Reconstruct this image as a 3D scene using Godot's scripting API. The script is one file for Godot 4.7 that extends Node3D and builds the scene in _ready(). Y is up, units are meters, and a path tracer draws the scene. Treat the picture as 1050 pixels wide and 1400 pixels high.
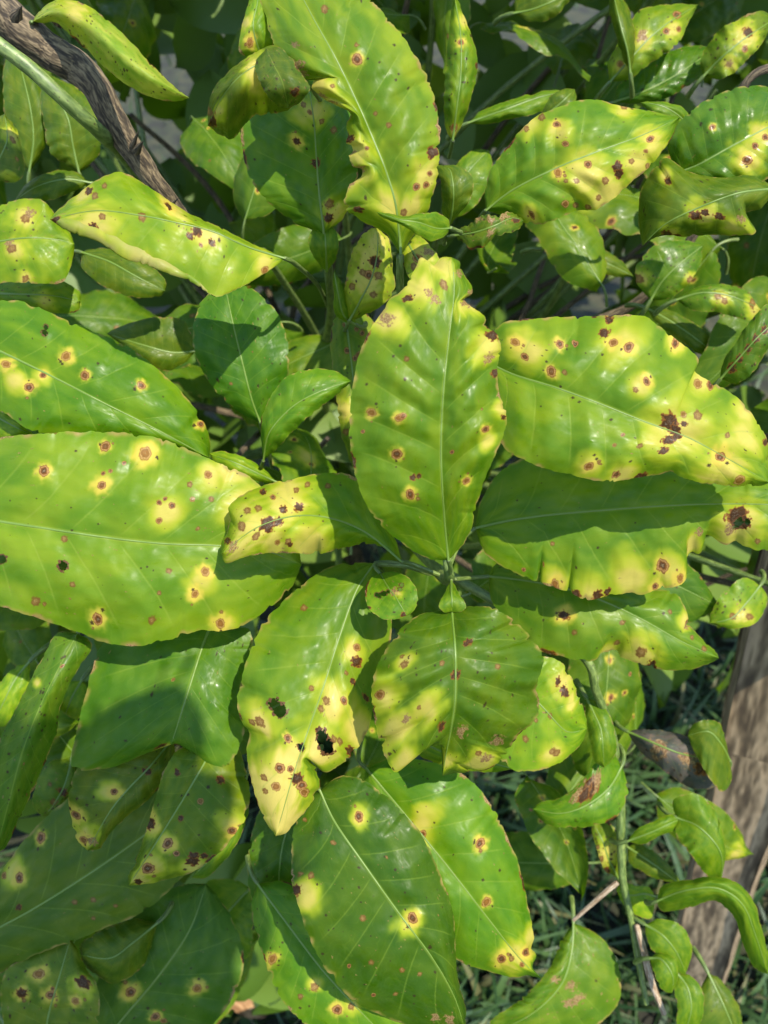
extends Node3D
# A citrus branch seen from above: one tree whose leaves are parts, a wooden stake, grass and soil.

const HALF_FOV := 32.5
const KPX := 0.63707 / 700.0      # tangent of one pixel of the 1050 x 1400 frame that the outlines were measured in
var seen := 1.75                  # how much brighter sunlit things are in the photograph than their base colour (leaves let half the light through)
var view: Transform3D
var tree: Node3D
var tree_at: Vector3
var counts := {}
var noise_a := FastNoiseLite.new()
var noise_b := FastNoiseLite.new()
var noise_c := FastNoiseLite.new()
var stamps := {}
var overlay_vein: Array[Image] = []
var overlay_rim: Array[Image] = []
var bump_maps: Array[ImageTexture] = []
var rough_map: ImageTexture
var rng := RandomNumberGenerator.new()
var midrib_mat: StandardMaterial3D
var petiole_mat: StandardMaterial3D
var twig_mat: StandardMaterial3D
var bark_mat: StandardMaterial3D
var dead_mat: StandardMaterial3D
var leaf_serial := 0
var plain_blades := {}


# ---------------------------------------------------------------- small helpers
func at(x: float, y: float, d: float) -> Vector3:
	return view * Vector3(KPX * (x - 525.0) * d, -KPX * (y - 700.0) * d, -d)


func numbered(called: String) -> String:
	var n: int = counts.get(called, 0)
	counts[called] = n + 1
	return called if n == 0 else "%s_%03d" % [called, n]


func base_color(r: float, g: float, b: float) -> Color:
	# the base colour of a thing that looks (r, g, b) in full sun
	var c := Color(r / 255.0, g / 255.0, b / 255.0).srgb_to_linear()
	return Color(c.r / seen, c.g / seen, c.b / seen).linear_to_srgb()


func smooth(a: float, b: float, x: float) -> float:
	var t := clampf((x - a) / (b - a), 0.0, 1.0)
	return t * t * (3.0 - 2.0 * t)


func add_part(called: String, mesh: Mesh, m: Material, parent: Node3D, place := Vector3.ZERO, label := "") -> MeshInstance3D:
	var o := MeshInstance3D.new()
	o.name = called
	o.mesh = mesh
	o.material_override = m
	o.position = place
	if label:
		o.set_meta("label", label)
	parent.add_child(o, true)
	return o


func dense(p: PackedVector2Array, k := 8) -> PackedVector2Array:
	# a soft curve through the points
	var out := PackedVector2Array()
	var n := p.size()
	for i in n - 1:
		var a := p[maxi(i - 1, 0)]
		var b := p[i]
		var c := p[i + 1]
		var e := p[mini(i + 2, n - 1)]
		var len_bc := b.distance_to(c)
		var m0 := (c - a)
		var m1 := (e - b)
		m0 = m0.normalized() * minf(m0.length() * 0.5, len_bc)
		m1 = m1.normalized() * minf(m1.length() * 0.5, len_bc)
		for j in k:
			var t := float(j) / k
			var t2 := t * t
			var t3 := t2 * t
			out.append(b * (2.0 * t3 - 3.0 * t2 + 1.0) + m0 * (t3 - 2.0 * t2 + t) + c * (3.0 * t2 - 2.0 * t3) + m1 * (t3 - t2))
	out.append(p[n - 1])
	return out


func resampled(p: PackedVector2Array, n: int) -> PackedVector2Array:
	var total := 0.0
	var lens := PackedFloat32Array([0.0])
	for i in p.size() - 1:
		total += p[i].distance_to(p[i + 1])
		lens.append(total)
	var out := PackedVector2Array()
	var k := 0
	for i in n + 1:
		var want := total * i / n
		while k < p.size() - 2 and lens[k + 1] < want:
			k += 1
		var span := lens[k + 1] - lens[k]
		out.append(p[k].lerp(p[k + 1], clampf((want - lens[k]) / maxf(span, 1e-6), 0.0, 1.0)))
	return out


func along(values: Array, s: float) -> float:
	# a smooth value from a few knots spread evenly over 0..1
	var n := values.size()
	if n == 1:
		return values[0]
	var x := s * (n - 1)
	var i := clampi(int(x), 0, n - 2)
	var t := x - i
	var a: float = values[maxi(i - 1, 0)]
	var b: float = values[i]
	var c: float = values[i + 1]
	var e: float = values[mini(i + 2, n - 1)]
	return b + 0.5 * t * (c - a + t * (2.0 * a - 5.0 * b + 4.0 * c - e + t * (3.0 * (b - c) + e - a)))


func tube(pts: PackedVector3Array, radii: PackedFloat32Array, sides := 10, rough := 0.0, flat := 1.0, toward := Vector3.ZERO) -> ArrayMesh:
	var n := pts.size()
	var v := PackedVector3Array()
	var nn := PackedVector3Array()
	var uv := PackedVector2Array()
	var idx := PackedInt32Array()
	var up := Vector3(0.31, 0.8, 0.5).normalized() if toward == Vector3.ZERO else toward
	var run := 0.0
	for i in n:
		var dir := (pts[mini(i + 1, n - 1)] - pts[maxi(i - 1, 0)]).normalized()
		var side := dir.cross(up).normalized()
		var top := side.cross(dir).normalized()
		if i > 0:
			run += pts[i].distance_to(pts[i - 1])
		for j in sides + 1:
			var a := TAU * j / sides
			var out_dir := side * cos(a) + top * sin(a) * flat
			var r := radii[i]
			if rough > 0.0:
				r *= 1.0 + rough * (noise_a.get_noise_3d(run * 1500.0, cos(a) * 46.0, sin(a) * 46.0) + 0.9 * noise_b.get_noise_3d(run * 2600.0, cos(a) * 12.0, sin(a) * 12.0 + 70.0))
			v.append(pts[i] + out_dir * r)
			nn.append((side * cos(a) + top * sin(a) / maxf(flat, 0.2)).normalized())
			uv.append(Vector2(run * 22.0, float(j) / sides))
	var w := sides + 1
	for i in n - 1:
		for j in sides:
			var a0 := i * w + j
			idx.append_array(PackedInt32Array([a0, a0 + 1, a0 + w, a0 + 1, a0 + w + 1, a0 + w]))
	for e in 2:
		var row := 0 if e == 0 else (n - 1) * w
		var c := v.size()
		v.append(pts[0] if e == 0 else pts[n - 1])
		nn.append((pts[0] - pts[1]).normalized() if e == 0 else (pts[n - 1] - pts[n - 2]).normalized())
		uv.append(Vector2(0, 0.5))
		for j in sides:
			idx.append_array(PackedInt32Array([c, row + j + 1, row + j]) if e == 0 else PackedInt32Array([c, row + j, row + j + 1]))
	return packed(v, nn, uv, idx)


func packed(v: PackedVector3Array, nn: PackedVector3Array, uv: PackedVector2Array, idx: PackedInt32Array) -> ArrayMesh:
	var a := []
	a.resize(Mesh.ARRAY_MAX)
	a[Mesh.ARRAY_VERTEX] = v
	a[Mesh.ARRAY_NORMAL] = nn
	a[Mesh.ARRAY_TEX_UV] = uv
	a[Mesh.ARRAY_INDEX] = idx
	var m := ArrayMesh.new()
	m.add_surface_from_arrays(Mesh.PRIMITIVE_TRIANGLES, a)
	return m


func curve3(list: Array, k := 6) -> Array:
	# [x, y, depth, radius in mm, ...] -> [points, radii], smoothed
	var c := Curve3D.new()
	var n := list.size() / 4
	var p := PackedVector3Array()
	for i in n:
		p.append(at(list[i * 4], list[i * 4 + 1], list[i * 4 + 2]))
	var pts := PackedVector3Array()
	var rad := PackedFloat32Array()
	for i in n - 1:
		for j in k:
			var t := float(j) / k
			pts.append(p[i].cubic_interpolate(p[i + 1], p[maxi(i - 1, 0)], p[mini(i + 2, n - 1)], t))
			rad.append(lerpf(list[i * 4 + 3], list[i * 4 + 7], t) * 0.001)
	pts.append(p[n - 1])
	rad.append(list[n * 4 - 1] * 0.001)
	return [pts, rad]


# ---------------------------------------------------------------- textures of the leaves
func make_stamps() -> void:
	var size := 72
	var kinds := ["ring", "rusty", "dark", "speck", "tan", "halo", "hole"]
	for kind in kinds:
		stamps[kind] = []
		for variant in 8:
			var bytes := PackedByteArray()
			bytes.resize(size * size * 4)
			var ox := variant * 37.0 + kinds.find(kind) * 211.0
			for y in size:
				for x in size:
					var px := (x + 0.5) / size * 2.0 - 1.0
					var py := (y + 0.5) / size * 2.0 - 1.0
					var wob: float = {"ring": 0.17, "rusty": 0.34, "dark": 0.5, "speck": 0.5, "tan": 0.75, "halo": 0.22, "hole": 0.42}[kind]
					var r := sqrt(px * px + py * py) * 1.12 + wob * noise_a.get_noise_2d(px * 42.0 + ox, py * 42.0) + 0.5 * wob * noise_b.get_noise_2d(px * 60.0 + ox, py * 60.0)
					var fine := noise_b.get_noise_2d(px * 190.0 + ox, py * 190.0 + 50.0)
					var c := Color(0, 0, 0, 0)
					match kind:
						"ring":
							var brown := base_color(136, 84, 32)
							var tan := base_color(222, 172, 112)
							var core := base_color(92, 56, 24).lerp(base_color(164, 100, 40), [0.0, 0.7, 0.2, 1.0, 0.0, 0.5, 0.9, 0.1][variant])
							var pale := base_color(180, 160, 130)
							c = brown
							c = c.lerp(tan, smooth(0.86, 0.74, r) * clampf(0.85 + 0.8 * fine, 0.0, 1.0))
							c = c.lerp(brown, smooth(0.62, 0.54, r) * 0.9)
							c = c.lerp(core, smooth(0.46, 0.30, r))
							c = c.lerp(pale, smooth(0.40, 0.12, r) * clampf([0.6, 0.0, 0.45, -0.3, 0.8, 0.15, -0.2, 0.4][variant] + 2.2 * fine, 0.0, 0.9))
							c.a = smooth(1.0, 0.80, r) * [1.0, 0.9, 1.0, 0.85, 1.0, 0.95, 0.8, 1.0][variant]
						"rusty":
							c = base_color(142, 100, 48).lerp(base_color(204, 166, 104), smooth(0.65, 0.2, r) * (0.6 + fine))
							c.a = smooth(1.0, 0.62, r) * 0.92
						"dark":
							c = base_color(162, 106, 44).lerp(base_color(84, 52, 16), smooth(0.85, 0.6, r)).lerp(base_color(142, 132, 128), smooth(0.6, 0.2, r) * clampf(2.6 * fine, 0.0, 0.8))
							c.a = smooth(1.0, 0.85, r)
						"speck":
							c = base_color(66, 50, 28)
							c.a = smooth(1.0, 0.45, r) * 0.85
						"tan":
							c = base_color(206, 172, 122).lerp(base_color(136, 94, 60), clampf(0.25 + 2.4 * fine, 0.0, 1.0))
							c.a = smooth(1.0, 0.55, r) * 0.9
						"halo":
							c = base_color(252, 224, 92).lerp(base_color(196, 208, 56), smooth(0.45, 0.95, r))
							c.a = smooth(1.0, 0.22, r) * 0.96
						"hole":
							c = base_color(120, 80, 48)
							c.a = smooth(0.98, 0.9, r)
					var k := (y * size + x) * 4
					bytes[k] = clampi(int(c.r * 255.0), 0, 255)
					bytes[k + 1] = clampi(int(c.g * 255.0), 0, 255)
					bytes[k + 2] = clampi(int(c.b * 255.0), 0, 255)
					bytes[k + 3] = clampi(int(c.a * 255.0), 0, 255)
			stamps[kind].append(Image.create_from_data(size, size, false, Image.FORMAT_RGBA8, bytes))


func vein_phase(s: float, t: float, side: float, seed_of: float) -> float:
	# the secondary veins leave the midrib at an angle and bend towards the tip
	var a := absf(t)
	return s * 9.0 - 1.9 * a + 0.55 * a * a + side * 0.45 + seed_of + 0.35 * noise_b.get_noise_2d(s * 60.0 + seed_of * 90.0, side * 40.0)


func make_overlays() -> void:
	var w := 640
	var h := 320
	for variant in 3:
		var seed_of := variant * 0.37
		var veins := PackedByteArray()
		var bump := PackedByteArray()
		var rim := PackedByteArray()
		veins.resize(w * h * 4)
		rim.resize(w * h * 4)
		bump.resize(w * h)
		var pale := base_color(178, 198, 92)
		var brown := base_color(186, 164, 92)
		for y in h:
			var t := (y + 0.5) / h * 2.0 - 1.0
			var a := absf(t)
			var side := signf(t)
			for x in w:
				var s := (x + 0.5) / w
				var ph := vein_phase(s, t, side, seed_of)
				var f := absf(ph - roundf(ph))
				var fade := smooth(0.0, 0.12, a) * smooth(0.97, 0.7, a)
				var line := smooth(0.045, 0.0, f) * fade
				var f2 := absf(ph * 2.7 + 4.0 * noise_b.get_noise_2d(s * 180.0, t * 90.0 + variant * 50.0))
				var net := smooth(0.10, 0.0, absf(f2 - roundf(f2)) ) * 0.35 * smooth(0.05, 0.2, a)
				var mid := smooth(0.030, 0.012, a)
				var k := (y * w + x) * 4
				veins[k] = int(pale.r * 255.0)
				veins[k + 1] = int(pale.g * 255.0)
				veins[k + 2] = int(pale.b * 255.0)
				veins[k + 3] = int(clampf(maxf(line * 0.32 + net * 0.34, mid * 0.5), 0.0, 1.0) * 255.0)
				var rn := noise_a.get_noise_2d(s * 500.0 + variant * 77.0, side * 100.0)
				var edge := smooth(0.958 - 0.05 * rn, 0.990, a)
				rim[k] = int(brown.r * 255.0)
				rim[k + 1] = int(brown.g * 255.0)
				rim[k + 2] = int(brown.b * 255.0)
				rim[k + 3] = int(clampf(edge * (0.30 + 1.5 * rn), 0.0, 0.95) * 255.0)
				var peb := noise_b.get_noise_2d(s * 1500.0, t * 700.0 + variant * 333.0)
				var lum := noise_a.get_noise_2d(s * 420.0 + 99.0, t * 210.0 + variant * 133.0)
				bump[y * w + x] = clampi(int(150.0 + 9.0 * peb + 10.0 * lum - 46.0 * line - 30.0 * net), 0, 255)
		overlay_vein.append(Image.create_from_data(w, h, false, Image.FORMAT_RGBA8, veins))
		overlay_rim.append(Image.create_from_data(w, h, false, Image.FORMAT_RGBA8, rim))
		bump_maps.append(ImageTexture.create_from_image(Image.create_from_data(w, h, false, Image.FORMAT_L8, bump)))
	var rb := PackedByteArray()
	rb.resize(256 * 256)
	for y in 256:
		for x in 256:
			rb[y * 256 + x] = clampi(int(150.0 + 75.0 * noise_a.get_noise_2d(x * 1.6, y * 1.6) + 60.0 * noise_b.get_noise_2d(x * 3.1, y * 3.1 + 400.0)), 0, 255)
	rough_map = ImageTexture.create_from_image(Image.create_from_data(256, 256, false, Image.FORMAT_L8, rb))


func press(img: Image, kind: String, u: float, v: float, ru: float, rv: float) -> void:
	# one mark of the disease, centred on (u, v), with its half sizes, all in texels
	var w := maxi(2, int(ru * 2.0))
	var h := maxi(2, int(rv * 2.0))
	if w > 700 or h > 700:
		return
	var st: Image = stamps[kind][rng.randi() % 8].duplicate()
	if rng.randf() < 0.5:
		st.flip_x()
	if rng.randf() < 0.5:
		st.flip_y()
	if rng.randf() < 0.5:
		st.rotate_90(CLOCKWISE)
	st.resize(w, h, Image.INTERPOLATE_BILINEAR if w > 30 else Image.INTERPOLATE_TRILINEAR)
	img.blend_rect(st, Rect2i(0, 0, w, h), Vector2i(int(u - w * 0.5), int(v - h * 0.5)))


func leaf_texture(uw: int, vh: int, marks: Array, o: Dictionary, serial: int) -> Image:
	var step := 5
	var lw := maxi(8, uw / step)
	var lh := maxi(8, vh / step)
	var bytes := PackedByteArray()
	bytes.resize(lw * lh * 4)
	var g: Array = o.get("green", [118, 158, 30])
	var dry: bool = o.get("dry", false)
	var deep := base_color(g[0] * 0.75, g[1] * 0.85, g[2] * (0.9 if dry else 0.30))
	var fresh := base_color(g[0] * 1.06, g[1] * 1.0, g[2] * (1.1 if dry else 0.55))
	var lime := base_color(184, 200, 40)
	var yellow := base_color(248, 226, 118)
	var edge_yellow: float = o.get("edge", 0.0)
	var vein_seed := (serial % 3) * 0.37
	var under: bool = o.has("flap")
	var under_color := base_color(200, 194, 106)
	var patches := []
	for m in marks:
		if m[0] == "yellow":
			patches.append(m)
	for y in lh:
		var t := (y + 0.5) / lh * 2.0 - 1.0
		var a := absf(t)
		for x in lw:
			var s := (x + 0.5) / lw
			var n1 := noise_a.get_noise_2d(s * 130.0 + serial * 71.0, t * 65.0)
			var n2 := noise_b.get_noise_2d(s * 260.0 + serial * 31.0, t * 130.0)
			var c := deep.lerp(fresh, clampf(0.5 + 0.9 * n1 + 0.35 * n2, 0.0, 1.0))
			var yel := edge_yellow * smooth(0.72, 1.0, a + 0.3 * n1)
			for m in patches:
				var du: float = (s * uw - m[1]) / m[3]
				var dv: float = (t * 0.5 * vh + 0.5 * vh - m[2]) / m[4]
				var d2 := du * du + dv * dv
				if d2 < 3.2:
					yel = maxf(yel, smooth(1.28, 0.12, sqrt(d2) + 0.26 * n1 + 0.18 * n2) * m[5])
			if yel > 0.0:
				# the green holds out longest along the veins
				var ph := vein_phase(s, t, signf(t), vein_seed)
				yel = clampf(yel - 0.30 * smooth(0.26, 0.0, absf(ph - roundf(ph))) * (1.0 - yel), 0.0, 1.0)
				c = c.lerp(lime, smooth(0.0, 0.55, yel)).lerp(yellow, smooth(0.42, 1.0, yel))
			if under and t > 0.7:
				c = c.lerp(under_color, clampf(0.62 + 0.9 * n2 + 0.5 * n1, 0.2, 0.9))     # the paler lower side
			var k := (y * lw + x) * 4
			bytes[k] = clampi(int(c.r * 255.0), 0, 255)
			bytes[k + 1] = clampi(int(c.g * 255.0), 0, 255)
			bytes[k + 2] = clampi(int(c.b * 255.0), 0, 255)
			bytes[k + 3] = 255
	var img := Image.create_from_data(lw, lh, false, Image.FORMAT_RGBA8, bytes)
	img.resize(uw, vh, Image.INTERPOLATE_CUBIC)
	var ov: Image = overlay_vein[serial % 3].duplicate()
	ov.resize(uw, vh, Image.INTERPOLATE_BILINEAR)
	if not o.get("no_veins", false):
		img.blend_rect(ov, Rect2i(0, 0, uw, vh), Vector2i.ZERO)
	var rm: Image = overlay_rim[serial % 3].duplicate()
	rm.resize(uw, vh, Image.INTERPOLATE_BILINEAR)
	img.blend_rect(rm, Rect2i(0, 0, uw, vh), Vector2i.ZERO)
	for m in marks:
		if m[0] == "halo":
			press(img, "halo", m[1], m[2], m[3], m[4])
	# small raised specks and faint scratches all over the blade
	var tx: float = o.get("texel", 1.0)
	for i in int(o.get("specks", 42)):
		var u := rng.randf() * uw
		var v := rng.randf() * vh
		var r := (0.9 + rng.randf() * rng.randf() * 2.8) * tx
		press(img, "speck" if rng.randf() < 0.97 else "rusty", u, v, r * rng.randf_range(0.8, 1.4), r)
	for i in int(o.get("scorch", 5 if uw > 300 else 1)):
		# scorched bits of the margin
		var r := rng.randf_range(2.0, 5.0) * tx
		press(img, "tan" if rng.randf() < 0.6 else "dark", rng.randf_range(0.12, 0.95) * uw, 1.0 if rng.randf() < 0.5 else vh - 1.0, r * rng.randf_range(1.5, 3.5), r * 0.9)
	for i in int(o.get("flecks", 14)) * 3:
		var r := rng.randf_range(0.5, 1.5) * tx
		press(img, "tan", rng.randf() * uw, rng.randf() * vh, r * rng.randf_range(0.7, 2.4), r * rng.randf_range(0.5, 1.0))
	var holes := []
	for m in marks:
		if m[0] == "hole":
			holes.append(m)
			press(img, "hole", m[1], m[2], m[3] * 1.22, m[4] * 1.22)
		elif m[0] != "yellow" and m[0] != "halo":
			press(img, m[0], m[1], m[2], m[3], m[4])
	for m in holes:
		var st: Image = stamps["hole"][rng.randi() % 8].duplicate()
		var w := maxi(3, int(m[3] * 2.0))
		var h := maxi(3, int(m[4] * 2.0))
		st.resize(w, h, Image.INTERPOLATE_BILINEAR)
		for y in h:
			for x in w:
				var X := int(m[1]) + x - w / 2
				var Y := int(m[2]) + y - h / 2
				if X >= 0 and Y >= 0 and X < uw and Y < vh:
					var c := img.get_pixel(X, Y)
					c.a = minf(c.a, 1.0 - st.get_pixel(x, y).a)
					img.set_pixel(X, Y, c)
	return img


func leaf_material(img: Image, serial: int, o: Dictionary, cut: bool) -> StandardMaterial3D:
	var m := StandardMaterial3D.new()
	m.albedo_texture = ImageTexture.create_from_image(img)
	m.roughness_texture = rough_map
	m.roughness_texture_channel = BaseMaterial3D.TEXTURE_CHANNEL_RED
	m.roughness = o.get("rough", 0.62) * 1.4
	m.metallic_specular = 0.36
	m.heightmap_enabled = true
	m.heightmap_texture = bump_maps[serial % 3]
	m.heightmap_scale = o.get("bump", 0.03)
	m.backlight_enabled = true
	m.backlight = Color(1.0, 1.0, 0.42)
	m.cull_mode = BaseMaterial3D.CULL_DISABLED
	m.texture_repeat = false
	if cut:
		m.transparency = BaseMaterial3D.TRANSPARENCY_ALPHA_SCISSOR
		m.alpha_scissor_threshold = 0.5
	return m


# ---------------------------------------------------------------- one leaf
# mid: midrib from the base to the tip; dep: distances along it; ea, eb: the two margins, base to tip; marks: x, y, radius, kind ...
# kinds: 0 ringed spot in a yellow halo, 1 ringed spot, 2 rusty spot, 3 dark dead patch, 4 speck, 5 tan dead patch, 6 hole, 7 yellowed area, 8 dark patch in a halo
func leaf(label: String, mid: Array, dep: Array, ea: Array, eb: Array, o: Dictionary, marks: Array) -> MeshInstance3D:
	leaf_serial += 1
	var serial := leaf_serial
	rng.seed = 1000 + serial * 17
	var flat: float = o.get("flat_scale", 0.0)     # a loose leaf measured on a table instead of in the view
	var pm := PackedVector2Array()
	var pa := PackedVector2Array()
	var pb := PackedVector2Array()
	for i in mid.size() / 2:
		pm.append(Vector2(mid[i * 2], mid[i * 2 + 1]))
	pa.append(pm[0])
	for i in ea.size() / 2:
		pa.append(Vector2(ea[i * 2], ea[i * 2 + 1]))
	pa.append(pm[pm.size() - 1])
	pb.append(pm[0])
	for i in eb.size() / 2:
		pb.append(Vector2(eb[i * 2], eb[i * 2 + 1]))
	pb.append(pm[pm.size() - 1])
	var length := 0.0
	for i in pm.size() - 1:
		length += pm[i].distance_to(pm[i + 1])
	var cell: float = o.get("cell", 3.4)
	var da := dense(pa)
	var db := dense(pb)
	var longest := length
	for e in [da, db]:
		var run := 0.0
		for i in e.size() - 1:
			run += e[i].distance_to(e[i + 1])
		longest = maxf(longest, run)
	var ns := clampi(int(longest / cell), 16, 230)
	var cm := resampled(dense(pm), ns)
	var ca := resampled(da, ns)
	var cb := resampled(db, ns)
	var width := 0.0
	for i in ns + 1:
		width = maxf(width, ca[i].distance_to(cm[i]) + cm[i].distance_to(cb[i]))
	var nt := clampi(int(width / cell / 2.4), 6, 40)
	var bite: float = o.get("bite", 3.5)
	var jag: float = o.get("jag", 1.0)
	for i in ns + 1:
		var env := smooth(0.0, 0.06, float(i) / ns) * smooth(1.0, 0.96, float(i) / ns)
		var ja := jag * env * (0.45 * noise_b.get_noise_2d(i * 3.4 * cell, serial * 50.0) + 1.1 * noise_a.get_noise_2d(i * 1.5 * cell, serial * 50.0 + 20.0)) * 1.6
		var jb := jag * env * (0.45 * noise_b.get_noise_2d(i * 3.4 * cell, serial * 50.0 + 900.0) + 1.1 * noise_a.get_noise_2d(i * 1.5 * cell, serial * 50.0 + 920.0)) * 1.6
		# here and there a bite out of the margin
		var deep_bite := bite * env * minf(width / 120.0, 1.0)
		ja -= deep_bite * smooth(0.34, 0.52, noise_a.get_noise_2d(i * cell * 1.3, serial * 70.0 + 300.0))
		jb -= deep_bite * smooth(0.34, 0.52, noise_a.get_noise_2d(i * cell * 1.3, serial * 70.0 + 1300.0))
		ca[i] += (ca[i] - cm[i]).normalized() * ja
		cb[i] += (cb[i] - cm[i]).normalized() * jb
	var flap := PackedVector2Array()
	if o.has("flap"):
		var fl: Array = o.flap
		var pf := PackedVector2Array([pm[0]])
		for i in fl.size() / 2:
			pf.append(Vector2(fl[i * 2], fl[i * 2 + 1]))
		pf.append(pm[pm.size() - 1])
		flap = resampled(dense(pf), ns)
	var sa: Array = o.get("sa", [0.004])
	var sb: Array = o.get("sb", [0.004])
	var puff: float = o.get("puff", 0.0025) * 0.8
	var quilt: float = o.get("quilt", 0.0007) * 0.55 * clampf((length - 60.0) / 240.0, 0.1, 1.0)
	var wave: float = o.get("wave", 0.003)
	var small := clampf(length / 230.0, 0.25, 1.0)     # little blades are flatter
	puff *= small
	wave *= small
	var vein_seed := (serial % 3) * 0.37
	var cols := nt * 2 + 1
	var flatpos := PackedVector2Array()
	var v := PackedVector3Array()
	var uv := PackedVector2Array()
	flatpos.resize((ns + 1) * cols)
	v.resize((ns + 1) * cols)
	uv.resize((ns + 1) * cols)
	var origin := Vector3.ZERO
	if flat == 0.0:
		origin = at(pm[0].x, pm[0].y, along(dep, 0.0))
	for i in ns + 1:
		var s := float(i) / ns
		var dm := along(dep, s)
		var ka := along(sa, s)
		var kb := along(sb, s)
		var bell := sin(PI * clampf(s, 0.0, 1.0))
		for j in cols:
			var t := float(j - nt) / nt
			var a := absf(t)
			var p := cm[i].lerp(ca[i], a) if t < 0.0 else cm[i].lerp(cb[i], a)
			var side := signf(t)
			var lift := 0.0
			if flap.size() > 0 and t > 0.0:
				# the margin is folded back over the blade
				if a < 0.7:
					p = cm[i].lerp(cb[i], a / 0.7)
				else:
					var q := (a - 0.7) / 0.3
					var reach := minf(cb[i].distance_to(flap[i]) / 26.0, 1.0)
					p = cb[i].lerp(flap[i], q)
					lift = -reach * (0.0022 * sin(PI * minf(q * 1.3, 1.0)) + 0.0030 * q)
			var d := dm + lift + (ka if t < 0.0 else kb) * small * pow(a, 1.7) - puff * sin(PI * a) * bell
			if j != nt:
				var ph := vein_phase(s, t, side, vein_seed)
				d += quilt * (0.7 * cos(TAU * ph) + 0.3 * (1.0 - 2.0 * absf(sin(PI * ph)))) * sin(PI * a) * bell
			d += wave * a * a * bell * (noise_a.get_noise_2d(s * 95.0 + serial * 41.0, side * 70.0 + serial * 13.0)) * 1.8
			d += 0.0014 * bell * noise_a.get_noise_2d(p.x * 0.42 + serial * 31.0, p.y * 0.42)
			var k := i * cols + j
			flatpos[k] = p
			uv[k] = Vector2(s, t * 0.5 + 0.5)
			if flat > 0.0:
				v[k] = Vector3(p.x * flat, -p.y * flat, -d)
			else:
				v[k] = at(p.x, p.y, d) - origin
	var nn := PackedVector3Array()
	nn.resize(v.size())
	var idx := PackedInt32Array()
	var eye := Vector3(0, 0, 1) if flat > 0.0 else view.origin - origin
	var mk := (ns / 2) * cols + nt
	var probe := (v[mk + cols] - v[mk]).cross(v[mk + 1] - v[mk])
	var turned := probe.dot(eye - v[mk]) < 0.0
	for i in ns + 1:
		var i0 := maxi(i - 1, 0)
		var i1 := mini(i + 1, ns)
		for j in cols:
			var ds := v[i1 * cols + j] - v[i0 * cols + j]
			var dt := v[i * cols + mini(j + 1, cols - 1)] - v[i * cols + maxi(j - 1, 0)]
			if (i == 0 or i == ns):
				var ii := 1 if i == 0 else ns - 1
				dt = v[ii * cols + mini(j + 1, cols - 1)] - v[ii * cols + maxi(j - 1, 0)]
			var n := ds.cross(dt)
			if turned:
				n = -n
			nn[i * cols + j] = n.normalized()
			if i < ns and j < cols - 1:
				var q := i * cols + j
				if turned:
					idx.append_array(PackedInt32Array([q, q + cols, q + 1, q + 1, q + cols, q + cols + 1]))
				else:
					idx.append_array(PackedInt32Array([q, q + 1, q + cols, q + 1, q + cols + 1, q + cols]))
	# marks, carried from where they were measured to the leaf's own length and breadth
	var texel: float = o.get("texel", 1.45)
	var uw := clampi(int(length * texel), 64, 900)
	var vh := clampi(int(width * texel), 48, 560)
	o["texel"] = texel * 0.9
	var list := []
	var cut := false
	for i in marks.size() / 4:
		var where := Vector2(marks[i * 4], marks[i * 4 + 1])
		var r: float = marks[i * 4 + 2]
		var best := 0
		var least := 1e12
		for k in range(0, flatpos.size(), 2):
			var d := flatpos[k].distance_squared_to(where)
			if d < least:
				least = d
				best = k
		var bi := best / cols
		var bj := best % cols
		var j0 := maxi(bj - 1, 0)
		var j1 := mini(bj + 1, cols - 1)
		var per_u := maxf((flatpos[mini(bi + 1, ns) * cols + bj] - flatpos[maxi(bi - 1, 0) * cols + bj]).length() / (mini(bi + 1, ns) - maxi(bi - 1, 0)) * ns / uw, 0.12)
		var per_v := maxf((flatpos[bi * cols + j1] - flatpos[bi * cols + j0]).length() / (j1 - j0) * (cols - 1) / vh, 0.12)
		var u := uv[best].x * uw
		var w := uv[best].y * vh
		var ru := r / per_u
		var rv := r / per_v
		var kind: int = marks[i * 4 + 3]
		match kind:
			0, 8:
				ru *= 1.1
				rv *= 1.1
				var wide := rng.randf_range(2.0, 3.1)
				list.append(["halo", u, w, ru * wide, rv * wide])
				for sat in rng.randi() % 4:
					# smaller spots that gather round a lesion
					var ang := rng.randf() * TAU
					var off := rng.randf_range(0.9, 2.0)
					var sz := rng.randf_range(0.18, 0.5)
					list.append(["rusty" if rng.randf() < 0.4 else "speck", u + cos(ang) * ru * off, w + sin(ang) * rv * off, ru * sz, rv * sz])
				ru *= rng.randf_range(0.8, 1.2)
				rv *= rng.randf_range(0.8, 1.2)
				list.append(["ring" if kind == 0 else "dark", u, w, ru, rv])
			1: list.append(["ring", u, w, ru, rv])
			2: list.append(["rusty", u, w, ru * 1.1, rv * 1.1])
			3: list.append(["dark", u, w, ru * 1.15, rv * 1.15])
			4: list.append(["speck", u, w, ru, rv])
			5: list.append(["tan", u, w, ru * 1.35, rv * 1.35])
			6:
				list.append(["hole", u, w, ru, rv])
				cut = true
			7: list.append(["yellow", u, w, ru * 0.82, rv * 0.82, o.get("yellow", 0.86)])
	var m: StandardMaterial3D
	if list.is_empty() or (list.size() <= 2 and length < 130.0 and not o.has("fold_of")):
		# a leaf without marks of its own: one of five plain blades
		var g: Array = o.get("green", [118, 158, 30])
		var pick := clampi(int((g[1] - 100.0) / 20.0), 0, 4)
		if not plain_blades.has(pick):
			plain_blades[pick] = leaf_material(leaf_texture(320, 160, [], {"green": g, "texel": 1.0, "specks": 22}, serial), serial, {}, false)
		m = plain_blades[pick]
	else:
		m = leaf_material(leaf_texture(uw, vh, list, o, serial), serial, o, cut)
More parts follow.
